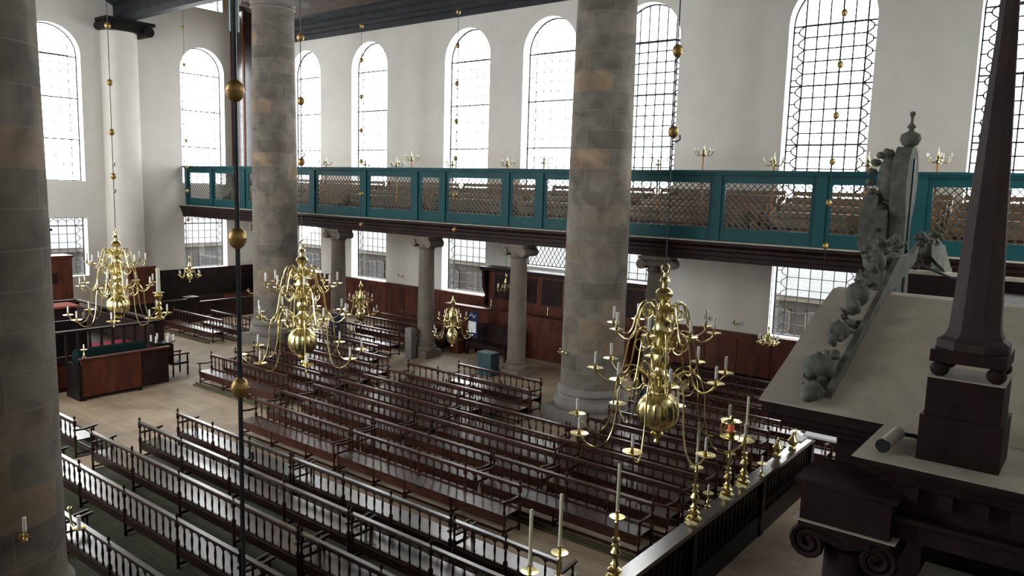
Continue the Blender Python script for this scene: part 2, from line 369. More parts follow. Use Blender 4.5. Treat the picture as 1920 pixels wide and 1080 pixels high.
# ------------------------------------------------------------------ columns
def big_column(x, y, label):
    t = thing('stone_column', label, 'column', (x, y, 0), 0, 'giant stone columns of the nave')
    m = MB(); m.box(-1.1, 1.1, -1.1, 1.1, 0, .46); part(m.mesh('plinth', 'plinthstone'), 'plinth', t)
    m = MB(); m.lathe([(1.08, .46), (1.12, .52), (1.13, .62), (1.09, .72), (1.0, .76), (.98, .84), (1.0, .9), (1.05, .93), (1.05, 1.0), (1.0, 1.06), (.96, 1.12)], 40)
    part(m.mesh('base_moulding', 'plinthstone', 50), 'base_moulding', t)
    m = MB(); m.lathe([(.955, 1.1), (.945, 1.6), (.94, 4), (.925, 7), (.89, 10), (.84, 14.0)], 48); part(m.mesh('shaft', 'drum', True), 'shaft', t)
    m = MB(); m.lathe([(.86, 14.0), (.92, 14.08), (.86, 14.14), (.95, 14.3)], 32); m.box(-1.1, 1.1, -1.1, 1.1, 14.55, 14.75); m.box(-1., 1., -.9, .9, 14.3, 14.55)
    for sx in (-1, 1): m.tube([(sx*.98, -.95, 14.36), (sx*.98, .95, 14.36)], .2, 12)
    part(m.mesh('capital', 'plinthstone', True), 'capital', t)
    return t
big_column(-12.15, 19.65, 'giant round stone column standing just right of centre behind the brass chandelier')
big_column(-28.35, 19.65, 'giant round stone column behind the left middle chandelier near the far corner')
big_column(-12.25, 3.65, 'nearest giant stone column cut off by the left edge')
def small_column():
    t = thing('gallery_column', 'x', 'column', (0, 0, 0), 0, 'slim stone columns under the gallery')
    m = MB(); m.box(-.46, .46, -.46, .46, 0, .3); m.lathe([(.44, .3), (.46, .38), (.43, .46), (.38, .5), (.4, .56), (.36, .62)], 24)
    part(m.mesh('base', 'smallstone', True), 'base', t)
    m = MB(); m.lathe([(.355, .6), (.345, 1.2), (.335, 2.4), (.30, 4.45)], 28); part(m.mesh('shaft', 'smallstone', True), 'shaft', t)
    m = MB(); m.lathe([(.31, 4.45), (.35, 4.5), (.31, 4.55), (.33, 4.68)], 24); m.box(-.48, .48, -.42, .42, 4.86, 4.97); m.box(-.4, .4, -.34, .34, 4.66, 4.86)
    for sx in (-1, 1):
        m.tube([(sx*.42, -.4, 4.70), (sx*.42, .4, 4.70)], .16, 12)
    part(m.mesh('capital', 'smallstone', True), 'capital', t)
    return t
scol = small_column()
for i, (x, lab) in enumerate([(-21.92, 'slim stone gallery column left of the window beside the panelled high seat'), (-17.17, 'slim stone gallery column standing in front of the panelled high seat'), (-27.5, 'slim stone gallery column just right of the left middle chandelier'), (-33.4, 'slim stone gallery column hidden behind the left giant column'), (-11.5, 'slim stone gallery column right of the central giant column behind the brass chandelier')]):
    o = scol if i == 0 else dup(scol, (0, 0, 0), lab)
    o.location = (x, 22.36, 0); o['label'] = lab
# stone block leaning on the base of one slim column
tag(put(MB().box(-.16, .2, -.14, .14, 0, 1.25).mesh('stone_block', 'plinthstone'), 'stone_pier_block', None, (-22.1, 21.65, .0)), 'low square stone upright against the base of a slim gallery column', 'stone block')

# ------------------------------------------------------------------ north gallery
gal = thing('gallery', 'long upper gallery with teal lattice front and dark moulded cornice', 'gallery', (0, 0, 0))
GX0, GX1 = -40.55, XE-.02
m = MB(); m.box(GX0, GX1, 22.1, YN-.002, 5.3, 5.45); part(m.mesh('floor_slab', 'darkwood'), 'floor_slab', gal)
pr = [(21.98, 5.47), (21.98, 5.56), (22.5, 5.56), (22.8, 5.45), (22.8, 4.97), (22.16, 4.97), (22.16, 5.12), (22.12, 5.14), (22.12, 5.26), (22.06, 5.3), (22.06, 5.38)]
m = MB(); m.prism(pr, 'x', GX0, GX1); part(m.mesh('cornice', 'darkwood'), 'cornice', gal)
m = MB(); m.box(GX0, GX1, 21.95, 22.5, 5.56, 5.585); part(m.mesh('dusty_ledge', 'dust'), 'dusty_ledge', gal)
m = MB(); m.box(GX0, GX1, 22.22, 22.6, 7.64, 7.72); m.box(GX0, GX1, 22.27, 22.55, 7.58, 7.64); part(m.mesh('handrail', 'teal'), 'handrail', gal)
m = MB(); m.box(GX0, GX1, 22.36, 22.44, 5.585, 5.98); part(m.mesh('bottom_board', 'teal'), 'bottom_board', gal)
m = MB(); m.box(GX0, GX1, 22.36, 22.44, 7.34, 7.6); part(m.mesh('top_board', 'teal'), 'top_board', gal)
pans = [(-40.15, -38.1), (-37.65, -35.3), (-34.5, -32.6), (-32.1, -29.6), (-28.98, -26.08), (-25.4, -22.9), (-22.3, -21.3), (-20.82, -18.1), (-17.6, -16.55), (-16.05, -13.4), (-12.95, -9.87), (-9.38, -6.82), (-6.27, -4.32), (-3.77, -1.6), (-1.1, 1.2)]
edges = [GX0] + [e for p in pans for e in p] + [GX1]
for i in range(0, len(edges), 2):
    a, b = edges[i], edges[i+1]
    m = MB(); m.box(0, b-a, 0, .07, 0, 1.36); w = min(.3, (b-a)*.6); m.box((b-a-w)/2, (b-a+w)/2, -.06, .0, -.38, 1.6)
    part(m.mesh('post', 'teal'), 'post', gal, (a, 22.365, 5.98))
for a, b in pans:
    m = MB(); H = 1.36; s = .2; n = int((b-a)/s)+8
    for i in range(-8, n):
        for sg in (1, -1):
            x0 = i*s; x1 = i*s+H
            if x1 <= 0 or x0 >= b-a: continue
            c0, c1 = max(0, x0), min(b-a, x1); z0 = c0-x0; z1 = c1-x0
            if sg < 0: z0, z1 = H-z0, H-z1
            m.bar((c0, 0 if sg > 0 else .014, z0), (c1, 0 if sg > 0 else .014, z1), .014, .028, (0, 1, 0)) if False else m.bar((c0, 0 if sg > 0 else .014, z0), (c1, 0 if sg > 0 else .014, z1), .026, .012, (0, 1, 0))
    part(m.mesh('lattice_screen', 'lattice'), 'lattice_screen', gal, (a, 22.40, 5.98))
struct(put(MB().box(XW+.02, XE-.02, YS+.01, .3, 5.25, 5.4).mesh('south_gallery_floor', 'darkwood'), 'trim_8'))  # unseen south gallery floor, added to block light from the south windows
# gallery tiers (stepped floor) and pews
for k in range(4):
    m = MB(); y0 = 23.3+k*.85; m.box(GX0+1.6, GX1, y0, YN-.01 if k == 3 else y0+.85, 5.45, 5.5+.22*k); part(m.mesh('tier', 'golden'), 'tier', gal)
def pew(Ln):
    t = thing('gallery_pew', 'x', 'pew', (0, 0, 0), 0, 'golden oak pews in the upper gallery')
    m = MB(); m.box(0, Ln, -.42, 0, .4, .44); part(m.mesh('seat', 'golden'), 'seat', t)
    m = MB(); m.box(0, Ln, .0, .04, .86, .98); m.box(0, Ln, .0, .04, .05, .12)
    n = int(Ln/.16)
    m.box(0, Ln, .01, .03, .16, .46); m.box(0, Ln, .01, .03, .52, .82)
    for i in range(5): xx = (i+.5)*Ln/5; m.box(xx-.03, xx+.03, .03, .05, .1, .9)
    part(m.mesh('boarded_back', 'golden'), 'boarded_back', t)
    m = MB(); m.box(0, Ln, .02, .26, .98, 1.01); part(m.mesh('book_ledge', 'golden'), 'book_ledge', t)
    for xx in (0, Ln-.05):
        m = MB(); m.prism([(-.42, 0), (.06, 0), (.06, 1.02), (-.02, 1.02), (-.1, .7), (-.42, .62)], 'x', xx, xx+.05); part(m.mesh('pew_end', 'golden'), 'pew_end', t)
    return t
p0 = pew(4.7)
bays = [(-38.6, 'at the far left end'), (-33.6, 'behind the left giant column'), (-28.6, 'above the left middle chandelier'), (-23.6, 'left of the gallery middle'), (-18.6, 'left of the central giant column'), (-13.6, 'right beside the central giant column'), (-8.6, 'above the nearest brass chandelier'), (-3.6, 'behind the carved crest and spire')]
tiers = ['front row nearest the lattice', 'second row back', 'third row back', 'rearmost row by the windows']
first = True
for k in range(4):
    for x, w in bays:
        lab = 'golden oak gallery pew, %s, %s' % (tiers[k], w)
        o = p0 if first else dup(p0, (0, 0, 0), lab); first = False
        o['label'] = lab; o.location = (x, 23.3+.55+k*.85, 5.5+.22*k + .001)

# ------------------------------------------------------------------ benches
cache = {}
def cm(key, fn):
    if key not in cache: cache[key] = fn()
    return cache[key]
BW = ['benchwood', 'benchseat']
def mk_post():
    m = MB(); m.box(-.03, .03, -.03, .03, .42, .56); m.box(-.03, .03, -.03, .03, .8, .94)
    m.lathe([(.028, 0), (.034, .04), (.026, .1), (.032, .3), (.03, .42)], 8); m.lathe([(.028, .56), (.018, .6), (.027, .7), (.018, .78), (.026, .8)], 8)
    m.lathe([(.03, .94), (.014, .965), (.016, .98), (.032, 1.01), (.03, 1.045), (.012, 1.07), (.002, 1.085)], 8)
    return m.mesh('post', BW[0], True)
def mk_bal():
    m = MB(); m.lathe([(.02, 0), (.024, .03), (.012, .06), (.02, .14), (.024, .22), (.014, .32), (.012, .36)], 6); return m.mesh('baluster', BW[0], True)
def mk_leg():
    m = MB(); m.box(-.03, .03, -.03, .03, 0, .06); m.lathe([(.026, .06), (.034, .12), (.02, .16), (.03, .28), (.026, .32)], 8); m.box(-.032, .032, -.032, .032, .32, .42)
    return m.mesh('leg', BW[0], True)
def mk_arm():
    m = MB(); m.prism([(-.02, .68), (.25, .67), (.5, .70), (.56, .72), (.56, .75), (.48, .745), (.25, .715), (-.02, .72)], 'x', -.03, .03)
    m.lathe([(.022, .44), (.03, .5), (.016, .56), (.026, .64), (.022, .69)], 8, (0, .46, 0)); return m.mesh('armrest', BW[0], True)
def scallop(Ln, n):
    w = Ln/n; o = [(0, .94), (0, .84)]
    for i in range(n):
        a = i*w+.018; b = (i+1)*w-.018; c = (a+b)/2; r = (b-a)/2
        o.append((a, .84))
        for t in range(1, 6):
            an = pi-pi*t/6; o.append((c+r*cos(an), .84+.05*sin(an)))
        o.append((b, .84))
    o += [(Ln, .84), (Ln, .94)]
    m = MB(); m.prism(o[::-1], 'y', -.016, .016); m.cur = 1; m.box(0, Ln, -.04, .045, .925, .962); return m.mesh('top_rail', [BW[0], BW[1]])
def bench(xs, y, face, label, group, z=0.):
    """xs: post positions (world X, ascending); backs at y; face=+1 seat towards +Y, -1 towards -Y"""
    Ln = xs[-1]-xs[0]
    if face > 0: root = thing('bench', label, 'bench', (xs[0], y, z), 0, group); ps = [x-xs[0] for x in xs]
    else: root = thing('bench', label, 'bench', (xs[-1], y, z), pi, group); ps = [xs[-1]-x for x in xs][::-1]
    k = round(Ln, 2)
    BW[:] = ['benchwood', 'benchseat'] if face > 0 else ['benchred', 'seatred']
    if face > 0: part(cm((0, 'fb', k), lambda: MB().box(.05, Ln-.05, .74, .78, .0, .05).mesh('foot_rail', 'shadetread')), 'foot_rail', root)
    if face < 0: part(cm((0, 'foot', k), lambda: MB().box(.05, Ln-.05, .60, .66, .0, .09).box(.05, Ln-.05, .70, .74, 0, .05).mesh('foot_rail', 'olive')), 'foot_rail', root)
    part(cm((BW[0], 'seat', k), lambda: MB().box(0, Ln, .0, .50, .42, .452).mesh('seat', BW[1])), 'seat', root)
    part(cm((BW[0], 'apron', k), lambda: MB().box(.02, Ln-.02, .44, .465, .22, .42).mesh('apron', BW[0])), 'front_board', root)
    part(cm((BW[0], 'bboard', k), lambda: MB().box(.02, Ln-.02, -.012, .012, .26, .42).mesh('bboard', BW[0])), 'back_board', root)
    part(cm((BW[0], 'stretch', k), lambda: MB().box(.02, Ln-.02, .43, .47, .06, .10).mesh('stretcher', BW[0])), 'stretcher', root)
    for a, b in zip(ps[:-1], ps[1:]):
        n = max(3, round((b-a)/.255)); w = (b-a)/n
        part(cm((BW[0], 'rail', round(b-a, 2)), lambda: scallop(b-a, n)), 'top_rail', root, (a, 0, 0))
        part(cm((BW[0], 'brail', round(b-a, 2)), lambda: MB().box(0, b-a, -.016, .016, .452, .485).mesh('lower_rail', BW[0])), 'lower_rail', root, (a, 0, 0))
        for i in range(1, n): part(cm((BW[0], 'bal'), mk_bal), 'baluster', root, (a+i*w, 0, .482))
    for i, p in enumerate(ps):
        part(cm((BW[0], 'post'), mk_post), 'post', root, (p, 0, 0)); part(cm((BW[0], 'leg'), mk_leg), 'leg', root, (min(max(p, .035), Ln-.035), .45, 0))
        part(cm((BW[0], 'cross'), lambda: MB().box(-.02, .02, .02, .44, .07, .11).mesh('cross_rail', BW[0])), 'cross_rail', root, (min(max(p, .02), Ln-.02), 0, 0))
    for p in (0.035, Ln-.035): part(cm((BW[0], 'arm'), mk_arm), 'armrest', root, (p, 0, 0))
    return root
def spaced(a, b, n): return [round(a+(b-a)*i/n, 3) for i in range(n+1)]
RN = ['row closest to the camera', 'second row from the camera', 'third row from the camera', 'fourth row from the camera', 'fifth row from the camera']
F = 'benches seen from behind in the near block'
G = .05
near = {
 0: (5.46, [spaced(-18.65, -14.7, 2), spaced(-14.6, -10.68, 2), spaced(-10.58, -6.5, 2)]),
 1: (6.66, [spaced(-18.65, -10.68, 4), spaced(-10.58, -6.5, 2)]),
 2: (7.79, [spaced(-18.7, -10.68, 4), spaced(-10.58, -6.5, 2)]),
 3: (8.90, [spaced(-18.62, -10.66, 4), spaced(-10.56, -6.5, 2)]),
 4: (9.93, [[-18.69, -17.03, -15.44, -13.87], [-13.77, -12.06, -10.62, -9.03], [-8.93, -7.73, -6.6]])}
for r, (y, us) in near.items():
    for i, u in enumerate(us):
        pos = {0: 'left', len(us)-1: 'right'}.get(i, 'middle')
        bench(u, y, 1, 'dark spindle-back bench seen from behind, %s, %s one' % (RN[r], pos), F)
bench([-24., -22.6, -21.2, -19.84], 7.87, 1, 'dark spindle-back bench across the open floor, half hidden by the nearest stone column', F)
FN = ['first row beyond the cross gangway', 'second row beyond the cross gangway', 'third row beyond the cross gangway', 'fourth row beyond the cross gangway', 'fifth row beyond the cross gangway', 'sixth row beyond the cross gangway', 'seventh row beyond the cross gangway', 'eighth row beyond the cross gangway']
far = {
 0: (12.05, [[-18.4, -17.02, -15.55, -14.4], [-14.3, -13.0, -11.98, -10.55, -9.05]]),
 1: (13.07, [[-18.69, -17.3, -16.0, -14.72], [-14.62, -12.66, -10.68], [-10.58, -8.59, -6.55]]),
 2: (14.17, [[-18.6, -17.1, -15.7, -14.28], [-14.18, -12.66, -11.13, -9.65], [-9.55, -8.0, -6.5]]),
 3: (15.1, [[-18.53, -16.96, -15.47, -14.02], [-13.92, -12.63, -11.09, -9.6], [-9.5, -8.12, -6.6]]),
 4: (16.05, [[-18.52, -16.46, -14.45], [-14.35, -12.55, -10.62], [-10.52, -8.46, -6.5]]),
 5: (17.05, [[-18.38, -17.32, -15.8, -14.35], [-10.6, -8.5, -6.5]]),
 6: (18.15, [[-18.6, -17.2, -15.75], [-15.65, -14.5, -13.4], [-10.6, -8.5, -6.5]]),
 7: (19.3, [[-17.3, -15.5, -13.8], [-10.6, -8.5, -6.5]])}
G2 = 'benches facing the camera in the far block'
for r, (y, us) in far.items():
    for i, u in enumerate(us):
        if u[0] > -11 : pos = 'rightmost one'
        else: pos = 'left one' if i == 0 else 'middle one'
        if u[0] > -14.5 and u[0] < -13: pos = 'middle one' if len(us) > 2 else 'right one'
        bench(u, y, -1, 'red-brown bench facing us, %s, %s' % (FN[r], pos), G2)
LG = 'benches facing the camera in the left far block'
left = [(14.2, [-24.32, -22.9, -21.45, -19.93], 'first row from the open floor'), (15.12, [-24.3, -22.5, -20.97, -19.5], 'second row from the open floor'), (16.2, [-24.8, -23, -21.2, -19.42], 'third row'),
        (17.1, [-24.6, -22.9, -21.1, -19.38], 'fourth row'), (18.2, [-25, -23.3, -21.5, -19.7], 'fifth row'), (19.3, [-26.6, -24.9, -23.2, -21.4], 'sixth row'), (20.25, [-26.9, -25.2, -23.9, -22.7], 'seventh row'),
        (21.7, [-26.9, -25.2, -23.9, -22.8], 'row in line with the slim columns'), (23.4, [-27, -25.3, -23.8, -22.3], 'row just behind the slim columns'), (24.5, [-27, -25.3, -23.8, -22.4], 'row next to last'), (25.6, [-27, -25.3, -24.2], 'rearmost row by the window wall')]
for y, u, w in left: bench(u, y, -1, 'red-brown bench by the middle chandelier, %s' % w, LG)
RG = 'benches at the right under the gallery'
for y, w in ((20.4, 'row nearest the giant column'), (21.5, 'row just in front of the slim columns'), (23.4, 'row just behind the slim columns'), (24.5, 'row nearest the panelled window wall')):
    bench([-10.9, -9.0, -7.2, -5.2] if y > 23 else [-10.4, -8.6, -6.9, -5.2], y, -1, 'dark bench under the gallery at right, %s' % w, RG)
bench([-34.2, -32.9, -31.6, -30.07], 18.12, -1, 'glossy bench beside the giant column at left, its front row facing the open floor', LG)
bench([-32.84, -31.09, -29.7], 19.2, -1, 'second glossy bench beside the giant column at left, behind the front one', LG)

# ------------------------------------------------------------------ chandeliers
def arm_parts(R, zc, pan_z, r0=.12, thick=.016, crest=.55):
    """S-shaped branch in the XZ plane, root at the stem, pan at (R,0,pan_z)"""
    k = R/1.45
    P = [(r0, zc), (r0+.12*k, zc+crest*.6), (.36*k+.05, zc+crest*.95), (.56*k+.02, zc+crest*.92), (.70*k, zc+crest*.55), (.765*k, zc-.02), (.79*k, pan_z+.30*k), (.86*k, pan_z-.01), (.97*k, pan_z-.17*k-.03), (1.14*k, pan_z-.22*k-.03), (1.31*k, pan_z-.15*k-.02), (1.42*k, pan_z-.05), (R, pan_z)]
    # Catmull-Rom smoothing
    out = []
    for i in range(len(P)-1):
        p0, p1, p2, p3 = P[max(0, i-1)], P[i], P[i+1], P[min(len(P)-1, i+2)]
        for t in (0, .33, .66):
            out.append(tuple(.5*((2*p1[j])+(-p0[j]+p2[j])*t+(2*p0[j]-5*p1[j]+4*p2[j]-p3[j])*t*t+(-p0[j]+3*p1[j]-3*p2[j]+p3[j])*t**3) for j in (0, 1)))
    out.append(P[-1])
    m = MB(); m.tube([(a, 0, b) for a, b in out], thick, 6)
    # inner scroll
    c = (.44*k+.02, zc+crest*.28); sp = []
    for i in range(15):
        a = radians(100+i*32); rr = (.235-.012*i)*k; sp.append((c[0]+rr*cos(a)*.9, 0, c[1]+rr*sin(a)))
    m.tube(sp, thick*.8, 5)
    return m.mesh('arm', 'brass', True)
def pan_mesh(r):
    m = MB(); m.lathe([(.012, -.05), (.03, -.03), (.02, -.015), (r*.55, -.008), (r, .012), (r*1.02, .02), (r*.9, .018), (r*.3, .006), (.028, .02), (.034, .04), (.02, .05), (.024, .10), (.027, .11), (.002, .108)], 18)
    return m.mesh('drip_pan', 'brass', True)
def candle_mesh(h, r=.019, mat='wax'):
    m = MB(); m.lathe([(r, 0), (r, h), (r*.6, h+.008), (.002, h+.010)], 10); return m.mesh('candle', mat, True)
def ring_of_arms(root, n, R, zc, pz, a0, panr, ch, **kw):
    am = arm_parts(R, zc, pz, **kw); pm_ = cm(('pan', panr), lambda: pan_mesh(panr)); cd = cm(('cd', ch), lambda: candle_mesh(ch, .026 if ch > .18 else .022))
    for i in range(n):
        ar = part(am, 'arm', root, (0, 0, 0), a0+2*pi*i/n)
        pp = part(pm_, 'drip_pan', ar, (R, 0, pz)); part(cd, 'candle', ar, (R, 0, pz+.09))
def body_big():
    m = MB()
    m.lathe([(.004, 2.70), (.05, 2.74), (.03, 2.79), (.10, 2.85), (.11, 2.89), (.05, 2.93)], 20)
    m.lathe([(.05, 2.93)] + [(.365*sin(pi*t/14)*.995+.0, 3.28-.36*cos(pi*t/14)) for t in range(2, 13)] + [(.14, 3.6), (.12, 3.64)], 40, rib=.06)
    m.lathe([(.12, 3.62), (.17, 3.66), (.17, 3.70), (.11, 3.74), (.10, 3.84), (.16, 3.88), (.16, 3.92), (.10, 3.98), (.08, 4.05), (.13, 4.12), (.15, 4.2), (.12, 4.28), (.16, 4.34), (.17, 4.38), (.10, 4.44), (.09, 4.55), (.14, 4.6), (.18, 4.7), (.14, 4.78), (.15, 4.86), (.09, 4.92), (.08, 5.0), (.12, 5.05), (.12, 5.1), (.06, 5.16), (.06, 5.2), (.13, 5.26), (.15, 5.33), (.12, 5.38), (.05, 5.42), (.045, 5.5), (.09, 5.53), (.07, 5.58), (.04, 5.6), (.035, 5.66)], 24)
    rg = [(.07*cos(a), 0, 5.73+.085*sin(a)) for a in [2*pi*i/12 for i in range(13)]]
    m.tube(rg, .016, 6)
    return m.mesh('body', 'brass', True)
def rod_and_balls(root, z0, z1, balls, r=.012, br=.085, hook=None):
    m = MB(); n = 2
    m.lathe([(r, z0), (r, z1)], 6)
    if hook:
        for hz in hook: m.tube([(0, 0, hz), (.07, 0, hz-.02), (.13, 0, hz+.02), (.12, 0, hz+.09)], .016, 6)
    part(m.mesh('hanging_rod', 'iron'), 'hanging_rod', root)
    bm_ = cm(('ball', br), lambda: MB().lathe([(.015, -br*1.22), (br*.4, -br*1.12), (br*.72, -br*.85), (br*.93, -br*.45), (br, -.06*br), (br*1.06, -.03*br), (br*1.06, .05*br), (br, .08*br), (br*.96, br*.4), (br*.78, br*.85), (br*.45, br*1.12), (.02, br*1.22)], 20).mesh('gilt_ball', 'oldgold', True))
    for z in balls: part(bm_, 'gilt_ball', root, (0, 0, z))
def big_chandelier(x, z_off, label, balls):
    t = thing('chandelier', label, 'chandelier', (x, 11.65, z_off), 0, 'large three-tier brass chandeliers')
    part(body_cache(), 'body', t)
    ring_of_arms(t, 8, 1.47, 3.68, 2.99, .22, .155, .2, r0=.12, crest=.36)
    ring_of_arms(t, 8, 1.10, 4.36, 3.98, .22+pi/8, .14, .2, r0=.12, crest=.33)
    ring_of_arms(t, 8, .86, 4.90, 4.72, .22, .12, .2, r0=.08, crest=.27)
    rod_and_balls(t, 5.78, 15.5, balls, hook=[7.85, 7.0])
    return t
def body_cache(): return cm('bodybig', body_big)
c3 = big_chandelier(-5.84, 0, 'largest brass chandelier, nearest, hanging in front of the right stone column', [9.28, 7.99, 10.9, 12.4])
c2 = big_chandelier(-15.72, -.23, 'middle brass chandelier hanging before the left stone column', [10.66, 9.17, 7.72, 12.3])
c1 = big_chandelier(-25.55, -.48, 'farthest brass chandelier hanging above the railed reading platform', [14.55, 12.2, 10.45, 8.9, 7.5])
# everlasting lamp on the nearest chandelier's rightmost branch
lp = thing('sanctuary_lamp', 'small glowing red lamp on the right branches of the nearest chandelier', 'lamp', (-4.28, 11.0, 3.30), 0)
part(MB().lathe([(.05, 0), (.15, .02), (.16, .04), (.06, .05), (.05, .08)], 16).mesh('lamp_base', 'brass', True), 'lamp_base', lp)
part(MB().lathe([(.04, .08), (.05, .12), (.048, .22), (.04, .24)], 14).mesh('lamp_glass', 'glow', True), 'lamp_glass', lp, label='glowing red glass')
m = MB(); m.lathe([(.16, .27), (.15, .29), (.04, .32), (.02, .37)], 16); m.lathe([(.075, .07), (.085, .13)], 12)
for i in range(4): a = i*pi/2+.4; m.tube([(.13*cos(a), .13*sin(a), .03), (.15*cos(a), .15*sin(a), .16), (.13*cos(a), .13*sin(a), .31)], .01, 5)
part(m.mesh('lamp_cage', 'brass', True), 'lamp_cage', lp)
def small_chandelier(label, loc, top, sc_=1., balls=(), rodtop=15.4, n=6, two=True, br=.075, r=.009, hook=None):
    t = thing('small_chandelier', label, 'chandelier', loc, random.random(), 'small brass chandeliers')
    m = MB(); S = sc_
    m.lathe([(.004, 0), (.03*S, .03), (.02*S, .07), (.06*S, .12), (.155*S, .22), (.19*S, .34*S+.02), (.15*S, .48*S), (.06*S, .6*S), (.09*S, .66*S), (.05*S, .75*S), (.11*S, .9*S), (.13*S, 1.0*S), (.06*S, 1.14*S), (.04*S, 1.3*S), (.08*S, 1.4*S), (.03*S, 1.5*S), (.02*S, 1.6*S)], 20)
    part(m.mesh('body', 'brass', True), 'body', t)
    ring_of_arms(t, n, .62*S, .62*S, .42*S, 0, .08, .17, r0=.06, thick=.011, crest=.22*S)
    if two: ring_of_arms(t, n, .42*S, 1.02*S, .9*S, pi/n, .07, .15, r0=.05, thick=.01, crest=.2*S)
    rod_and_balls(t, 1.58*S, rodtop-loc[2], [b-loc[2] for b in balls], r, br, hook)
    return t
small_chandelier('small two-tier brass chandelier hanging between the two slim columns', (-18.73, 20.5, 1.15), 0, 1.18, [13.05, 11.9, 10.6, 9.3, 8.0, 6.7, 5.45])
small_chandelier('small two-tier brass chandelier just right of the middle chandelier', (-23.8, 20.5, 1.35), 0, 1.1, [13.1, 11.8, 10.4, 9.1, 7.9, 6.6, 5.38])
small_chandelier('small brass chandelier in front of the far left corner panelling', (-37.0, 20.5, 1.75), 0, .85, [14.4, 12.6, 8.9, 7.6, 6.4, 4.95], n=6, two=False)
small_chandelier('small brass chandelier against the dark back of the panelled high seat', (-20.1, 25.3, 2.45), 0, .6, [], rodtop=4.96, two=False)
small_chandelier('small brass chandelier below the lower window at right, beside the ark', (-8.66, 25.0, 1.95), 0, .5, [], rodtop=4.96, two=False, n=8)
small_chandelier('small chandelier on the nearest thick rod strung with big gilt balls', (-6.36, 4.0, 1.0), 0, 1.15, [7.8, 6.47, 5.05, 9.3], n=6, br=.082, r=.023, hook=[3.35])
# rod of gilt balls in front of the right-hand tall window
t = thing('hanging_rod', 'thin hanging rod with gilt balls before the tall window left of the carved crest', 'hanging rod', (-5.8, 20.5, 0))
rod_and_balls(t, 5.2, 15.4, [11.55, 10.3, 9.05, 7.9, 6.85, 5.35+.4], .007, .075)
# duct-like thick upper sleeve on the nearest rod
tag(put(MB().lathe([(.045, 8.35), (.045, 13.)], 12, (-6.53, 4.11, 0)).mesh('metal_pipe', 'pipe', True), 'metal_pipe'), 'blue-grey metal pipe above the top big gilt ball at left', 'pipe')

# ------------------------------------------------------------------ railed platform before the ark: railing + candlesticks
rl = thing('balustrade', 'dark wooden balustrade running from the foreground toward the ark', 'balustrade', (-5.2, 0, 0))
m = MB(); m.box(-.14, .14, 5.2, 18.5, 1.29, 1.35); m.box(-.1, .1, 5.2, 18.5, 1.22, 1.29); m.box(-.14, 3.6, 18.3, 18.5, 1.29, 1.35); part(m.mesh('handrail', 'polished'), 'handrail', rl)
m = MB(); m.box(-.06, .06, 5.2, 18.4, .0, .45); m.box(-.06, 3.6, 18.36, 18.44, 0, .45); part(m.mesh('base_board', 'blackwood'), 'base_board', rl)
m = MB(); m.box(-.012, .012, 5.3, 18.4, .45, 1.22); part(m.mesh('infill_panel', 'blackwood'), 'infill_panel', rl)
bb = MB().lathe([(.035, 0), (.05, .06), (.03, .12), (.06, .28), (.035, .45), (.03, .6), (.05, .7), (.035, .78)], 10).mesh('baluster', 'blackwood', True)
y = 5.4
while y < 18.3: part(bb, 'baluster', rl, (0, y, .45)); y += .2
for y in (5.3, 8.6, 11.9, 15.2, 18.4): part(MB().box(-.09, .09, -.09, .09, 0, 1.3).mesh('post', 'blackwood'), 'post', rl, (0, y, 0))
def candlestick():
    t = thing('candlestick', 'x', 'candlestick', (0, 0, 0), 0, 'tall brass candlesticks on the balustrade')
    m = MB(); m.box(-.12, .12, -.12, .12, 0, .03)
    m.lathe([(.115, .03), (.12, .06), (.07, .10), (.105, .13), (.105, .16), (.05, .2), (.075, .24), (.045, .28), (.035, .32), (.06, .37), (.078, .42), (.05, .47), (.035, .5), (.065, .53), (.04, .56), (.055, .62), (.062, .63), (.03, .66), (.026, .86), (.035, .88), (.022, .9), (.06, .93), (.11, .955), (.115, .965), (.03, .96), (.022, 1.0), (.03, 1.04), (.03, 1.05), (.01, 1.05)], 24)
    part(m.mesh('stick', 'brass', True), 'stick', t)
    part(MB().lathe([(.024, 0), (.0235, .7), (.02, .72), (.004, .725)], 12).mesh('candle', 'creamwax', True), 'candle', t, (0, 0, 1.04))
    return t
cs = candlestick(); first = True
for y, hs_, lab in ((7.24, 1, 'tall brass candlestick nearest the bottom edge, leftmost of the candles on the balustrade'), (7.89, 1, 'tall brass candlestick with cream candle, second from left on the balustrade'), (9.36, 1, 'tall brass candlestick with cream candle left of where the pale handrail starts'), (12.05, 1, 'tall brass candlestick below the chandelier lamp, in front of its ball'), (13.5, .82, 'brass candlestick directly under the red lamp'), (14.3, 1, 'tall brass candlestick right of the red lamp, farthest along the balustrade')):
    o = cs if first else dup(cs, (0, 0, 0), lab); first = False
    o['label'] = lab; o.location = (-5.25, y, 1.351)
    if hs_ < 1: o.scale = (1, 1, .86)
def small_cs(loc, lab, big=False):
    t = thing('small_candlestick', lab, 'candlestick', loc, 0, 'small candlesticks with white candles')
    part(MB().lathe([(.05, 0), (.055, .02), (.02, .05), (.035, .10), (.015, .14), (.015, .24), (.10, .26), (.105, .27), (.02, .27), (.02, .3)], 14).mesh('stick', 'brass', True), 'stick', t)
    part(cm('shortc', lambda: candle_mesh(.13, .022)), 'candle', t, (0, 0, .29)); return t
small_cs((-5.3, 12.75, 1.351), 'small candlestick with pale dish standing on the balustrade between the tall ones')
small_cs((-5.12, 14.95, 1.351), 'small candlestick with white dish right of the farthest tall candlestick')
small_cs((-5.33, 8.45, 1.351), 'small candlestick with short white candle behind the second tall one')
small_cs((-5.3, 17.6, 1.351), 'small candlestick with white candle at the far corner of the balustrade')
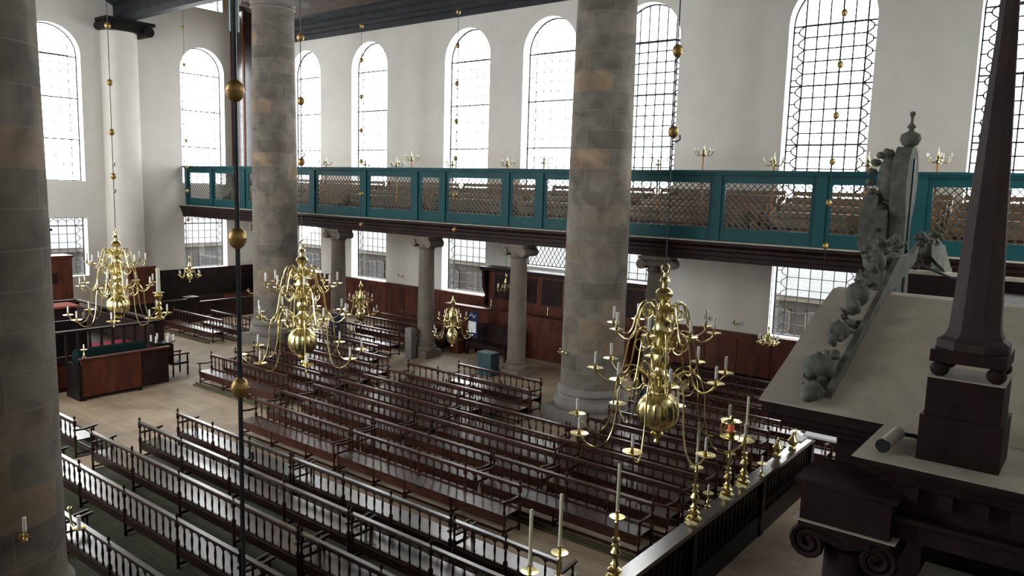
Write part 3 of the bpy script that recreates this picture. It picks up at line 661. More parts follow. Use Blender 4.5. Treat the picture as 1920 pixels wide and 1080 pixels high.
for (x, y), lab in (((-5.3, 16.4), 'brass covered pot on the far end of the balustrade'), ((-5.2, 17.1), 'second brass covered pot, closer to the balustrade corner')):
    tag(put(MB().lathe([(.07, 0), (.09, .03), (.05, .07), (.11, .14), (.12, .2), (.06, .28), (.03, .33), (.04, .36), (.01, .42)], 16).mesh('brass_pot', 'brass', True), 'brass_pot', None, (x, y, 1.351)), lab, 'pot', 'brass pots on the balustrade')
m = MB(); m.box(-.3, .45, -.16, .14, 0, .05)
tag(put(m.mesh('folded_cloth', 'paper'), 'folded_cloth', None, (-5.02, 18.38, 1.351)), 'folded white cloth lying on the far corner of the balustrade', 'cloth')
m = MB(); m.box(-.1, .1, -.2, .24, 0, .03)
tag(put(m.mesh('paper_stack', 'paper'), 'paper_stack', None, (-5.3, 17.92, 1.351)), 'white papers lying along the handrail beside the folded cloth', 'papers')
# carrel stand behind it (desk beside the end benches)
# ------------------------------------------------------------------ the ark (cabinet) at right
ark = thing('ark_cabinet', 'huge dark carved wooden ark with dusty top at the right', 'cabinet', (0, 0, 0))
CY = 11.65
def both(fn):
    fn(lambda y: y); fn(lambda y: 2*CY-y)
m = MB(); m.box(-1.0, XE-.02, 7.0, 2*CY-7.0, 0, 4.75); m.box(-1.75, -1.0, 8.2, 2*CY-8.2, 0, 4.75); part(m.mesh('carcass', 'arkwood'), 'carcass', ark)
# wing entablature with stepped mouldings
def step(m, x0, y0, z0, z1): m.box(x0, XE-.02, y0, 2*CY-y0, z0, z1)
m = MB()
step(m, -1.46, 6.30, 4.93, 4.97); step(m, -1.42, 6.36, 4.88, 4.93); step(m, -1.36, 6.44, 4.82, 4.88); step(m, -1.28, 6.52, 4.76, 4.82); step(m, -1.2, 6.62, 4.5, 4.76)
step(m, -1.34, 6.5, 4.46, 4.5); step(m, -1.3, 6.55, 4.3, 4.46)
for i in range(14): m.box(-1.1+i*.24, -1.0+i*.24, 6.56, 6.7, 4.62, 4.74)
part(m.mesh('wing_cornice', 'arkwood'), 'wing_cornice', ark)
m = MB(); m.box(-1.455, XE-.03, 6.305, 2*CY-6.305, 4.97, 4.978); part(m.mesh('dusty_wing_top', 'dust'), 'dusty_wing_top', ark)
# central projecting block with raking broken pediment
m = MB(); y0 = 7.45
m.box(-2.6, -.4, y0, 2*CY-y0, 4.86, 4.93); m.box(-2.55, -.4, y0+.07, 2*CY-y0-.07, 4.78, 4.86); m.box(-2.45, -.4, y0+.16, 2*CY-y0-.16, 4.7, 4.78); m.box(-1.95, -.4, y0+.35, 2*CY-y0-.35, 4.1, 4.7)
part(m.mesh('centre_cornice', 'arkwood'), 'centre_cornice', ark)
for sgn in (1, -1):
    Y = lambda y: y if sgn > 0 else 2*CY-y
    o_ = [(Y(7.45), 4.93), (Y(7.45), 4.97), (Y(8.2), 5.26), (Y(9.0), 5.62), (Y(9.7), 5.87), (Y(9.95), 5.88), (Y(10.05), 5.84), (Y(10.05), 4.93)]
    part(MB().prism(o_, 'x', -2.6, -.35).mesh('pediment_half', ['arkwood']), 'pediment_half', ark)
    o2 = [(Y(7.42), 4.97), (Y(7.42), 4.985), (Y(8.2), 5.285), (Y(9.0), 5.645), (Y(9.7), 5.895), (Y(9.95), 5.905), (Y(10.07), 5.86), (Y(10.06), 5.85), (Y(9.95), 5.885), (Y(9.7), 5.875), (Y(9.0), 5.625), (Y(8.2), 5.265)]
    part(MB().prism(o2, 'x', -2.62, -.33).mesh('dusty_roof', 'dust'), 'dusty_roof', ark)
m = MB(); m.box(-1.5, -.7, 10.0, 13.3, 4.93, 5.7); part(m.mesh('attic_block', 'arkwood'), 'attic_block', ark)
# Ionic corner columns
def ionic(x, y):
    t = MB(); t.lathe([(.27, 0), (.3, .1), (.24, .3), (.235, 1.2), (.20, 4.05)], 20); 
    part(t.mesh('column_shaft', 'arkwood', True), 'column_shaft', ark, (x, y, 0))
    t = MB(); t.box(-.36, .36, -.3, .3, 4.24, 4.29); t.box(-.3, .3, -.26, .26, 4.16, 4.24)
    for sx in (-1, 1):
        pts = []
        for i in range(26):
            a = radians(90 - sx*i*30)*1.0; rr = .15*(1-i/30)
            pts.append((sx*.27+rr*cos(a), -.27, 4.10+rr*sin(a)))
        t.tube(pts, .028, 5); t.tube([(sx*.27, -.25, 4.10), (sx*.27, .25, 4.10)], .12, 12)
    t.tube([(-.22, -.27, 4.2), (0, -.27, 4.14), (.22, -.27, 4.2)], .03, 5)
    part(t.mesh('ionic_capital', 'arkwood', True), 'ionic_capital', ark, (x, y, 0))
    t = MB(); t.box(x-.4, x+.4, y-.33, y+.33, 4.29, 4.30); part(t.mesh('dusty_abacus', 'dust'), 'dusty_abacus', ark)
ionic(-1.5, 6.72); ionic(-1.5, 2*CY-6.72)
m = MB(); m.box(-1.85, -1.15, 6.42, 7.0, 4.302, 4.62); m.box(-1.9, -1.1, 6.38, 7.05, 4.62, 4.66); part(m.mesh('column_entablature', 'arkwood'), 'column_entablature', ark)
m = MB(); m.box(-.95, XE-.03, 6.0, 6.9, 3.9, 4.02); m.box(-.88, XE-.03, 6.1, 6.9, 3.6, 3.9); part(m.mesh('side_ledge', 'arkwood'), 'side_ledge', ark)
m = MB(); m.box(-.95, XE-.04, 6.0, 6.9, 4.02, 4.027); part(m.mesh('dusty_side_ledge', 'dust'), 'dusty_side_ledge', ark)
# obelisk on pedestal (stands on the wing)
def obelisk(x, y, label):
    t = thing('obelisk', label, 'obelisk', (x, y, 4.979), 0, 'wooden obelisks on the ark')
    m = MB(); m.box(-.28, .28, -.28, .28, 0, .36); m.box(-.255, .255, -.255, .255, .36, .66); part(m.mesh('pedestal', 'arkwood'), 'pedestal', t)
    m = MB(); m.box(-.26, .26, -.26, .26, .66, .668); part(m.mesh('dusty_pedestal_top', 'dust'), 'dusty_pedestal_top', t)
    for sx in (-1, 1):
        for sy in (-1, 1): part(cm('obball', lambda: MB().ball((0, 0, 0), .068, 14, 10, (1, 1, .9)).mesh('ball_foot', 'arkwood', True)), 'ball_foot', t, (sx*.19, sy*.19, .727))
    m = MB(); m.box(-.255, .255, -.255, .255, .786, .88); part(m.mesh('base_slab', 'arkwood'), 'base_slab', t)
    a = pi/8; m = MB()
    m.lathe([(.262, .882), (.262, .945), (.215, .975), (.190, 1.03), (.183, 1.08), (.01, 4.55)], 8, a0=a); part(m.mesh('tapering_shaft', 'spirewood'), 'tapering_shaft', t)
    return t
obelisk(-.77, 6.86, 'dark tapering obelisk on four balls standing on the near corner of the ark')
obelisk(-.77, 2*CY-6.86, 'far dark obelisk on the ark hidden behind the near one')
# carved crest in the middle
cr = thing('carved_crest', 'tall carved grey crest with finial rising from the middle of the ark top', 'ornament', (-2.3, CY, 5.55))
def half(o): return o + [(-a, b) for a, b in reversed(o)]
m = MB(); m.prism(half([(.40, 0), (.34, .35), (.2, .75), (.17, 1.0), (.2, 1.2), (.3, 1.4), (.36, 1.65), (.33, 1.9), (.2, 2.1), (.1, 2.16)]), 'x', -.13, .07); part(m.mesh('back_board', 'arkcarve'), 'back_board', cr)
m = MB(); m.prism(half([(.3, 0), (.26, .5), (.22, .9), (.3, 1.1), (.34, 1.22), (.26, 1.3)]), 'x', -.34, -.15); part(m.mesh('carved_body', 'arkcarve'), 'carved_body', cr)
m = MB(); m.ball((-.18, 0, 1.74), .33, 18, 14, (.55, .85, 1.05)); m.ball((-.3, 0, 1.3), .14, 12, 8, (1, 1.6, .8)); part(m.mesh('carved_dome', 'arkcarve', True), 'carved_dome', cr)
m = MB(); m.box(.072, .09, -.04, .04, .1, 2.0); part(m.mesh('stiffening_strip', 'pipe'), 'stiffening_strip', cr)
bd = MB().ball((0, 0, 0), .048, 10, 8).mesh('bead', 'arkcarve', True)
for sy in (-.5, .15):
    for i in range(6):
        a = radians(-28+i*22); part(bd, 'bead', cr, (-.2-.225*cos(a)*(1 if sy < 0 else 1.05), sy*.36 - .05, 1.72+.37*sin(a)))
m = MB(); m.prism([(-.62, .85), (-.60, 1.3), (-.56, 1.52), (-.46, 1.6), (-.38, 1.5), (-.42, 1.2), (-.44, .85), (-.4, .5), (-.5, .6)], 'y', -.2, .14); part(m.mesh('side_scroll', 'arkcarve', True), 'side_scroll', cr, (.09, 0, -.03))
def leaf(m, c, d, ln, w, seg=5):
    """curled acanthus leaf: ridge curve leaving c in direction d"""
    c = Vector(c); d = Vector(d).normalized(); s = d.cross(Vector((0, 0, 1)));
    if s.length < .1: s = Vector((0, 1, 0))
    s.normalize(); up = s.cross(d); vs = []; fs = []
    for i in range(seg+1):
        t = i/seg; p = c + d*(ln*t) + up*(ln*.35*t*t); ww = w*sin(pi*min(1, t*.9+.1))*(.75 if i % 2 else 1.)
        vs += [p - s*ww, p + up*(.35*w), p + s*ww, p - up*(.3*w)]
    for i in range(seg):
        for k in range(4): a = i*4+k; b = i*4+(k+1) % 4; fs.append((a, b, b+4, a+4))
    fs += [(3, 2, 1, 0), tuple(range(seg*4, seg*4+4))]
    m.add(vs, fs)
random.seed(11)
for k, (px, pz, s) in enumerate([(-.42, 1.0, .14), (-.5, .72, .12), (-.38, .5, .15), (-.5, .25, .16), (-.3, .12, .14)]):
    m = MB()
    for q in range(5): leaf(m, (0, 0, 0), (random.uniform(-1, .3), random.uniform(-1, .6), random.uniform(-.5, .8)), s*1.5, s*.45)
    m.ball((-.02, -.05, 0), s*.5, 10, 7)
    for q in range(4): m.ball((random.uniform(-1, .3)*s*.7, random.uniform(-1, .6)*s*.7, random.uniform(-1, 1)*s*.7), s*.4, 9, 7)
    part(m.mesh('foliage_cluster', 'arkcarve', 60), 'foliage_cluster', cr, (px+.16, -.12, pz))
m = MB(); m.lathe([(.05, 2.16), (.10, 2.19), (.135, 2.26), (.12, 2.33), (.04, 2.37), (.03, 2.4), (.06, 2.43), (.035, 2.46), (.016, 2.49), (.02, 2.56), (.04, 2.6), (.03, 2.63), (.002, 2.64)], 16); part(m.mesh('finial', 'arkcarve', True), 'finial', cr)
# garland of carved fruit on the front edge of the roof
def garland(sgn, label):
    t = thing('carved_garland', label, 'carving', (-2.05, 0, 0), 0, 'carved fruit garlands on the ark')
    Yf = lambda y: y if sgn > 0 else 2*CY-y
    rf = lambda y: 4.985+(y-7.45)*.385+.008
    o = []
    for y, h in ((7.62, .0), (7.66, .08), (8.0, .13), (8.5, .16), (9.1, .18), (9.6, .24), (10.1, .3), (10.8, .3), (11.2, .38)): o.append((Yf(y), min(rf(y), 6.02)+h))
    for y, zz in ((11.15, 6.22), (10.6, 6.08), (10.1, 5.98), (9.7, rf(9.7)), (9.0, rf(9.0)), (8.2, rf(8.2))): o.append((Yf(y), min(zz, 6.3)+.0))
    o = [p for p in o]
    part(MB().prism(o, 'x', -.0, .06).mesh('ridge_board', 'arkcarve'), 'ridge_board', t)
    fr = [(7.85, .16, .165, (1, 1, .85)), (8.45, .22, .12, (1, 1, .9)), (9.1, .3, .13, (1, 1, 1.1)), (9.75, .38, .13, (1, 1, 1)), (10.5, .28, .15, (1, 1, .8))]
    for y, h, r, s in fr:
        m = MB(); m.ball((0, 0, 0), r, 16, 12, s); m.ball((0, -r*.2, r*s[2]), r*.16, 8, 6)
        part(m.mesh('carved_fruit', 'arkcarve', True), 'carved_fruit', t, (-.14, Yf(y), min(rf(y), 5.95)+h))
    random.seed(5)
    for y, h, s in ((7.72, .07, .13), (8.1, .12, .12), (8.2, .28, .10), (8.75, .3, .13), (8.8, .12, .12), (9.4, .3, .13), (9.45, .5, .11), (10.0, .5, .14), (10.2, .25, .14), (10.8, .45, .14), (11.0, .2, .14)):
        m = MB()
        for q in range(7): m.ball((random.uniform(-1, .4)*s*.8, random.uniform(-1, 1)*s*.8, random.uniform(-.7, .7)*s), s*random.uniform(.28, .5), 9, 7, (1, random.uniform(.7, 1.3), random.uniform(.6, 1.1)))
        for q in range(3): leaf(m, (0, 0, 0), (random.uniform(-1, -.2), random.uniform(-1, 1), random.uniform(-.5, .5)), s*1.3, s*.5)
        part(m.mesh('carved_leaves', 'arkcarve', 60), 'carved_leaves', t, (-.08, Yf(y), min(rf(y), 5.95)+h))
    # pendant leaf at the foot of the garland
    m = MB(); d = 1 if sgn > 0 else -1
    for k, (a, w_) in enumerate(((0, .11), (.07, .10), (.13, .075), (.18, .045))): m.ball((-.1, -d*a, .1-.25*a), w_, 12, 8, (1, .9, .75))
    part(m.mesh('pendant_leaf', 'arkcarve', 60), 'pendant_leaf', t, (0, Yf(7.55), 5.03))
    return t
garland(1, 'carved grey fruit and leaf garland climbing the near dusty roof slope of the ark')
garland(-1, 'carved fruit garland on the far roof slope of the ark, behind the crest')
# iron strut, small torch-like cylinder
tag(put(MB().tube([(-2.2, 11.6, 6.32), (-2.17, 11.62, 6.18), (-1.35, 11.65, 5.86), (-.9, 11.65, 5.66)], .018, 8).mesh('iron_strut', 'pipe', True), 'iron_strut'), 'thin iron strut bracing the carved crest from behind', 'strut')
lt = thing('spotlight', 'dust-covered cylindrical fitting lying on the ark corner left of the obelisk', 'fitting', (-1.28, 6.6, 5.04))
part(MB().tube([(0, -.06, 0), (.02, .38, .0)], [.05, .055], 12).mesh('tube_body', 'dust', True), 'tube_body', lt)
part(MB().tube([(0, -.085, 0), (0, -.055, 0)], .056, 12).mesh('end_ring', 'iron', True), 'end_ring', lt)
part(MB().tube([(.02, .38, 0), (.12, .5, -.03), (.2, .5, -.05)], .02, 8).mesh('cable_stub', 'iron', True), 'cable_stub', lt)

# ------------------------------------------------------------------ reading platform at left
rp = thing('reading_platform', 'dark railed reading platform on the open floor at left', 'platform', (0, 0, 0))
X0, X1, Y0, Y1 = -33.2, -26.35, 7.9, 13.45
m = MB(); m.box(X0, X1, Y0, Y1, 0, .95); part(m.mesh('panelled_base', 'darkwood'), 'panelled_base', rp)
m = MB()
for y in (8.1, 9.9, 11.7): m.box(X1, X1+.03, y, y+1.5, .15, .85)
part(m.mesh('raised_panels', 'redwood'), 'raised_panels', rp)
m = MB()
for a in ((X1-.12, X1+.08, Y0, Y1), (X0, X1+.08, Y1-.12, Y1+.08), (X0, X0+.2, Y0, Y1)): m.box(*a, 1.93, 2.0)
part(m.mesh('handrail', 'darkwood'), 'handrail', rp)
rb = MB().lathe([(.05, 0), (.06, .05), (.035, .15), (.06, .4), (.04, .75), (.055, .9), (.045, .98)], 8).mesh('baluster', 'darkwood', True)
y = Y0+.2
while y < Y1-.1: part(rb, 'baluster', rp, (X1-.02, y, .95)); y += .37
m = MB(); m.box(X0, X1, Y1-.05, Y1, .95, 1.75); part(m.mesh('side_panel', 'darkwood'), 'side_panel', rp)
for (x, y) in ((X1, Y0+.1), (X1, Y1), (X0, Y1)): part(MB().box(-.09, .09, -.09, .09, 0, 2.02).mesh('post', 'darkwood'), 'post', rp, (x, y, 0))
tag(put(MB().box(-1.2, .8, -.7, 1.1, 0, .03).mesh('carpet', 'redcloth'), 'carpet', None, (-27.6, 12.2, .952)), 'crimson carpet on the floor of the reading platform', 'carpet')
dk = thing('reading_desk', 'reading desk with faded red cover inside the railed platform', 'desk', (-30.6, 10.3, .951))
part(MB().box(-.35, .35, -1.9, 1.9, 0, 1.2).mesh('desk_body', 'darkwood'), 'desk_body', dk)
part(MB().box(-.5, .5, -2., 2., 1.2, 1.27).mesh('red_cover', 'redcover'), 'red_cover', dk, label='faded red cover')
sb = thing('settle', 'dark high-backed settle with turned knobs inside the platform railing', 'settle', (-27.3, 10.35, .983))
part(MB().box(-.05, .05, -1., 1., 0, 1.2).mesh('backrest', 'blackwood'), 'backrest', sb); part(MB().box(-.5, -.05, -1., 1., .3, .5).mesh('seat', 'blackwood'), 'seat', sb)
for sy in (-.95, .95): part(cm('knob', lambda: MB().lathe([(.05, 0), (.04, .05), (.075, .12), (.06, .19), (.01, .27)], 12).mesh('knob', 'smallstone', True)), 'knob', sb, (0, sy, 1.2))
bc = thing('wooden_chest', 'large red-brown panelled chest seat in front of the reading platform', 'chest', (-25.35, 11.0, 0))
part(MB().box(.4, .5, -.85, 1.0, .12, 1.3).mesh('front_panel', 'redwood'), 'front_panel', bc)
part(MB().box(-.5, .4, -.85, 1.0, .05, .7).mesh('chest_body', 'darkwood'), 'chest_body', bc)
part(MB().box(.35, .55, -.9, 2.0, 1.3, 1.35).mesh('top_rail', 'redwood'), 'top_rail', bc)
part(MB().box(.38, .46, 1.0, 1.95, .1, 1.3).mesh('side_panel', 'darkwood'), 'side_panel', bc)
part(MB().box(-.45, .5, -.95, -.86, 0, 1.15).mesh('end_panel', 'blackwood'), 'end_panel', bc)
m = MB(); m.box(.38, .52, -.85, -.75, 0, .13); m.box(.38, .52, .9, 1., 0, .13); part(m.mesh('feet', 'blackwood'), 'base_block', bc)
tag(put(MB().tube([(0, -1.05, 0), (0, -1., 0), (0, 1.15, 0), (0, 1.2, 0)], [.14, .27, .27, .14], 18).mesh('cloth_roll', 'clothdark', True), 'cloth_roll', None, (-25.4, 11.2, 1.3)), 'thick dark green cloth roll lying on top of the chest seat', 'cloth roll')
ac = thing('armchair', 'dark wooden armchair at the right side of the reading platform', 'chair', (-26.05, 13.85, 0))
part(MB().box(-.3, .3, -.3, .3, .42, .5).mesh('seat', 'benchwood'), 'seat', ac)
part(MB().box(-.3, .3, -.3, -.25, .5, 1.2).mesh('backrest', 'benchwood'), 'backrest', ac)
for sx in (-.27, .27):
    part(MB().box(sx-.03, sx+.03, -.3, .34, .76, .81).mesh('armrest', 'benchwood'), 'armrest', ac)
    for sy in (-.27, .27): part(MB().lathe([(.03, 0), (.035, .2), (.025, .4), (.035, .6), (.03, .76)], 8).mesh('leg', 'benchwood', True), 'leg', ac, (sx, sy, 0))
t = thing('tall_candlestick', 'brass candlestick with a very tall candle on the platform corner', 'candlestick', (-26.35, 13.42, 2.02))
part(MB().lathe([(.17, 0), (.18, .06), (.1, .12), (.13, .2), (.06, .28), (.12, .38), (.07, .48), (.1, .56), (.05, .66), (.09, .74), (.14, .86), (.05, .9), (.2, .96), (.2, .98), (.04, .97)], 20).mesh('stick', 'brass', True), 'stick', t)
part(MB().lathe([(.07, 0), (.065, .85), (.02, .88)], 12).mesh('candle', 'creamwax', True), 'candle', t, (0, 0, .97))
t = thing('candelabrum', 'dark iron candelabrum of short white candles at the platform corner', 'candelabrum', (-25.85, 13.25, .0))
part(MB().lathe([(.2, 0), (.06, .08), (.03, .3), (.03, 1.2), (.06, 1.24), (.3, 1.28), (.3, 1.31), (.03, 1.3)], 16).mesh('stand', 'iron', True), 'stand', t)
for i in range(6): a = i*pi/3; part(cm('fatc', lambda: candle_mesh(.22, .035)), 'candle', t, (.36*cos(a), .36*sin(a), 1.34))
m = MB()
for i in range(6): a = i*pi/3; m.tube([(.2*cos(a), .2*sin(a), 1.28), (.3*cos(a), .3*sin(a), 1.24), (.36*cos(a), .36*sin(a), 1.33)], .015, 5); m.lathe([(.07, 1.32), (.075, 1.345)], 10, (.36*cos(a), .36*sin(a), 0))
part(m.mesh('branches', 'iron', True), 'branch_ring', t)
small_cs((-24.9, 10.25, 1.36), 'small candlestick on the left front corner of the red-brown chest')
# cupboards and panels by the west wall
cb = thing('cupboard', 'tall red-brown cupboard in two stages under the left lower window', 'cupboard', (-38.9, 14.0, 0))
part(MB().box(-.6, .4, -1.7, 1.5, 0, 3.2).mesh('lower_stage', 'redwood'), 'lower_stage', cb); part(MB().box(-.65, .46, -1.75, 1.55, 3.2, 3.28).mesh('lower_cornice', 'redwood'), 'lower_cornice', cb)
part(MB().box(-.5, .3, -1.5, .62, 3.28, 4.45).mesh('upper_stage', 'redwood'), 'upper_stage', cb); part(MB().box(-.56, .38, -1.55, .72, 4.45, 4.55).mesh('upper_cornice', 'darkwood'), 'upper_cornice', cb)
part(MB().box(.4, .42, .1, 1.2, .5, 2.9).mesh('door_panel', 'redwood'), 'door', cb); part(MB().box(.42, .43, .45, .85, 2.0, 2.5).mesh('carved_panel', 'darkwood'), 'carved_panel', cb)
sc1 = thing('door_screen', 'red-brown wooden door panel standing by the wall behind the far chandelier', 'screen', (-38.7, 18.95, 0))
part(MB().box(-.05, .05, -.75, .6, 0, 2.42).mesh('screen_board', 'redwood'), 'screen_board', sc1); part(MB().box(-.08, .08, -.8, .65, 2.42, 2.5).mesh('screen_cap', 'redwood'), 'screen_cap', sc1)
wb = thing('wall_bench', 'long dark high-backed bench along the left end wall', 'bench', (-39.9, 22.8, 0))
part(MB().box(-.5, .2, -3.6, 4., .0, .55).mesh('seat_box', 'darkwood'), 'seat_box', wb); part(MB().box(-.5, -.4, -3.6, 4., .55, 1.5).mesh('backrest', 'blackwood'), 'backrest', wb)
part(MB().box(.2, .23, 1.2, 3.6, .05, .5).mesh('orange_panel', 'redwood'), 'front_panel', wb)
pt = thing('pew_partition', 'dark boarded partition with thick end post beside the left benches', 'partition', (-35.5, 20.0, 0))
part(MB().box(-.04, .04, 0, 6.0, 0, .9).mesh('boards', 'darkwood'), 'board_panel', pt); part(MB().box(-.09, .09, 0, 6.0, .9, .97).mesh('cap_rail', 'benchwood'), 'cap_rail', pt)
part(MB().box(-.3, .3, -.6, 0, 0, 1.25).mesh('end_post', 'darkwood'), 'end_post', pt)
pt2 = thing('pew_partition', 'black boarded partition left of the thick end post', 'partition', (-35.2, 15.2, 0))
part(MB().box(-.04, .04, 0, 4.2, 0, 1.15).mesh('boards', 'blackwood'), 'board_panel', pt2); part(MB().box(-.09, .09, 0, 4.2, 1.15, 1.2).mesh('cap_rail', 'benchwood'), 'cap_rail', pt2)
# ------------------------------------------------------------------ panelled high seat under the gallery
hs0 = thing('high_seat', 'tall dark panelled high seat with cornice against the window wall', 'panelled seat', (-18.2, 26.3, 0))
part(MB().box(-3.7, 4.2, .0, .5, 0, 3.35).mesh('back_panel', 'redwood'), 'back_panel', hs0)
part(MB().box(-3.95, 4.4, -.35, .55, 3.35, 3.5).mesh('cornice', 'darkwood'), 'cornice', hs0)
m = MB()
for x in (-3.3, -2.0, -.7, .6, 1.9, 3.2): m.box(x, x+1., -.03, .0, 2.1, 3.2); 
part(m.mesh('raised_panels', 'darkwood'), 'raised_panels', hs0)
part(MB().prism([(-.3, 3.35), (-.25, 2.6), (-.05, 2.2), (-.2, 1.9), (0, 1.7), (0, 3.35)], 'x', -3.85, -3.7).mesh('scroll_bracket', 'darkwood'), 'scroll_bracket', hs0)
part(MB().box(-3.3, 4.2, -1.15, -1.05, 0, 1.75).mesh('desk_front', 'redwood'), 'desk_front', hs0); part(MB().box(-5.2, 4.3, -1.25, -.9, 1.75, 1.8).mesh('desk_top', 'redwood'), 'desk_top', hs0)
part(MB().box(-5.2, -3.3, -1.15, -1.05, 0, 1.75).mesh('side_front', 'redwood'), 'side_front', hs0)
part(MB().box(-5.3, -3.6, -1.68, -1.15, 0, .45).mesh('step_box', 'redwood'), 'step_box', hs0)
for x, z_ in ((-2.6, 0), (.4, 0), (2.2, 0)): small_cs((-18.2+x, 25.2, 1.81), {-2.6: 'single white candle on the left of the high seat desk', .4: 'single white candle on the desk right of the slim column', 2.2: 'dark low candlestick on the desk next to the giant column'}[x])
st = thing('carved_settle', 'dark carved settle draped with a navy banner in front of the high seat', 'settle', (-19.9, 24.1, 0), radians(-4))
part(MB().box(-1.1, 1.1, -.3, .35, .35, .55).mesh('seat', 'darkwood'), 'seat', st); part(MB().box(-1.1, 1.1, .35, .45, .1, 1.3).mesh('backrest', 'darkwood'), 'backrest', st)
for sx in (-1.1, 1.1):
    part(MB().tube([(sx, .35, .95), (sx, .1, 1.0), (sx, -.2, .9), (sx, -.3, .7), (sx, -.2, .55)], .05, 8).mesh('curved_arm', 'darkwood', True), 'curved_arm', st)
    for sy in (-.25, .3): part(MB().box(sx-.05, sx+.05, sy-.05, sy+.05, 0, .4).mesh('leg', 'darkwood'), 'leg', st)
bn = thing('banner', 'navy banner with white sheet hanging over the carved settle', 'banner', (-20.55, 23.75, .78), radians(-4))
bn.scale = (1, 1, .8)
part(MB().prism([(-.27, 0), (.27, 0), (.27, 1.2), (.2, 1.36), (0, 1.42), (-.2, 1.36), (-.27, 1.2)], 'y', -.015, .015).mesh('navy_cloth', 'navy'), 'navy_cloth', bn)
part(MB().box(-.24, .2, -.03, -.016, .28, .86).mesh('white_sheet', 'paper'), 'white_sheet', bn)
m = MB()
for i in range(5): m.ball((-.14+.07*i, -.03, 1.16+.08*sin(i*1.6)), .035, 8, 6)
part(m.mesh('white_motif', 'paper', True), 'white_motif', bn)
bx = thing('storage_box', 'blue-grey box standing beside the slim column base', 'box', (-18.05, 21.75, 0))
part(MB().box(-.3, .35, -.25, .25, 0, .82).mesh('box_body', 'tealbox'), 'box_body', bx); part(MB().box(-.32, .37, -.27, .27, .82, .87).mesh('box_lid', 'tealbox'), 'box_lid', bx)
tag(put(MB().prism([(-.28, 0), (.28, 0), (.2, .55), (-.2, .55)], 'y', -.25, .25).mesh('step_stool', 'redwood'), 'step_stool', None, (-21.5, 23.9, 0)), 'small red-brown stool left of the carved settle', 'stool')
# long wall bench under the right windows
wb2 = thing('wall_bench', 'long dark bench along the panelled wall beneath the right lower window', 'bench', (-9.5, 26.45, 0))
part(MB().box(-3.4, 6., -.3, .4, .0, .5).mesh('seat_box', 'darkwood'), 'seat_box', wb2)
# ------------------------------------------------------------------ sconces and gallery candelabra
def sconce(loc, rz, label):
    t = thing('wall_sconce', label, 'sconce', loc, rz, 'wall sconces')
    part(MB().tube([(0, 0, 0), (.0, -.12, -.06), (.0, -.22, -.02), (0, -.26, .06)], .014, 6).mesh('bracket', 'brass', True), 'bracket', t)
    part(MB().ball((0, 0, 0), .05, 10, 8).mesh('wall_rose', 'brass', True), 'wall_rose', t)
    part(cm('pan.09', lambda: pan_mesh(.09)), 'drip_pan', t, (0, -.26, .06)); return t
sconce((-10.54, 26.97, 2.3), 0, 'small metal sconce on the bare wall left of the lower right window')
sconce((-11.67, 26.97, 2.36), 0, 'small metal sconce on the bare wall, partly behind the near chandelier')
sconce((-28.16, 26.97, 2.4), 0, 'small metal sconce on the wall between the left lower windows')
sconce((-12.15-.35, 19.65-.88, 2.15), -.35, 'brass sconce on the face of the central giant column')
sconce((-28.35-.75, 19.65-.58, 2.2), -.9, 'brass sconce reaching left from the left giant column')
part(candle_mesh(.2, .025), 'candle', sconce((-12.25+.93, 3.65+.1, 2.1), 1.4, 'brass sconce on the nearest giant column at the left edge'), (0, -.26, .15))
def gall_cand(x, z, n, label, y=22.8):
    t = thing('gallery_candelabrum', label, 'candelabrum', (x, y, z-.75), random.random()*3, 'brass candelabra along the gallery')
    part(MB().lathe([(.035, -.9 if y > 22.7 else 0), (.03, .4), (.035, .55)], 8).mesh('pole', 'palewood', True), 'pole', t)
    m = MB(); m.lathe([(.03, .55), (.06, .6), (.03, .66), (.05, .72), (.02, .78), (.02, .86)], 10)
    part(m.mesh('stem', 'brass', True), 'stem', t)
    am = cm('gcarm', lambda: MB().tube([(0, 0, .66), (.1, 0, .58), (.22, 0, .58), (.3, 0, .7)], .014, 5).lathe([(.05, 0), (.055, .02)], 8, (.3, 0, .70)).mesh('arm', 'brass', True))
    for i in range(n):
        ar = part(am, 'arm', t, (0, 0, 0), 2*pi*i/n); part(cm('gcc', lambda: candle_mesh(.10, .018)), 'candle', ar, (.3, 0, .72))
    part(cm('gcc', None), 'candle', t, (0, 0, .86)); return t
for x, z, lab in ((-24.2, 7.95, 'left of the two close together'), (-23.3, 8.2, 'right of the two close together'), (-28.9, 8.0, 'beside the left giant column'), (-26.2, 8.0, 'before the second tall window'), (-21.0, 8.0, 'before the third tall window'), (-18.2, 8.0, 'midway between two tall windows'), (-16.5, 8.1, 'just left of the central giant column'), (-11.9, 8.05, 'just right of the central giant column'), (-10.34, 8.35, 'tall one right of the giant column'), (-8.1, 8.05, 'at the left edge of the wide window'), (-5.5, 8.05, 'just left of the carved crest'), (-3.8, 8.15, 'between the carved crest and the obelisk')):
    gall_cand(x, z, 5, 'small brass candelabrum above the gallery rail, %s' % lab)
# candle bracket low at left
t = thing('candle_bracket', 'brass bracket with a white candle at the left end of the nearest bench', 'candle bracket', (-13.6, 5.35, .95))
part(MB().tube([(-.25, 0, .25), (-.2, 0, 0), (-.05, 0, -.05), (.1, 0, .02)], .02, 6).lathe([(.1, .02), (.11, .04), (.03, .05)], 12, (.1, 0, 0)).ball((-.25, 0, .28), .045, 8, 6).mesh('bracket', 'brass', True), 'bracket', t)
part(candle_mesh(.2, .032), 'candle', t, (.1, 0, .05))

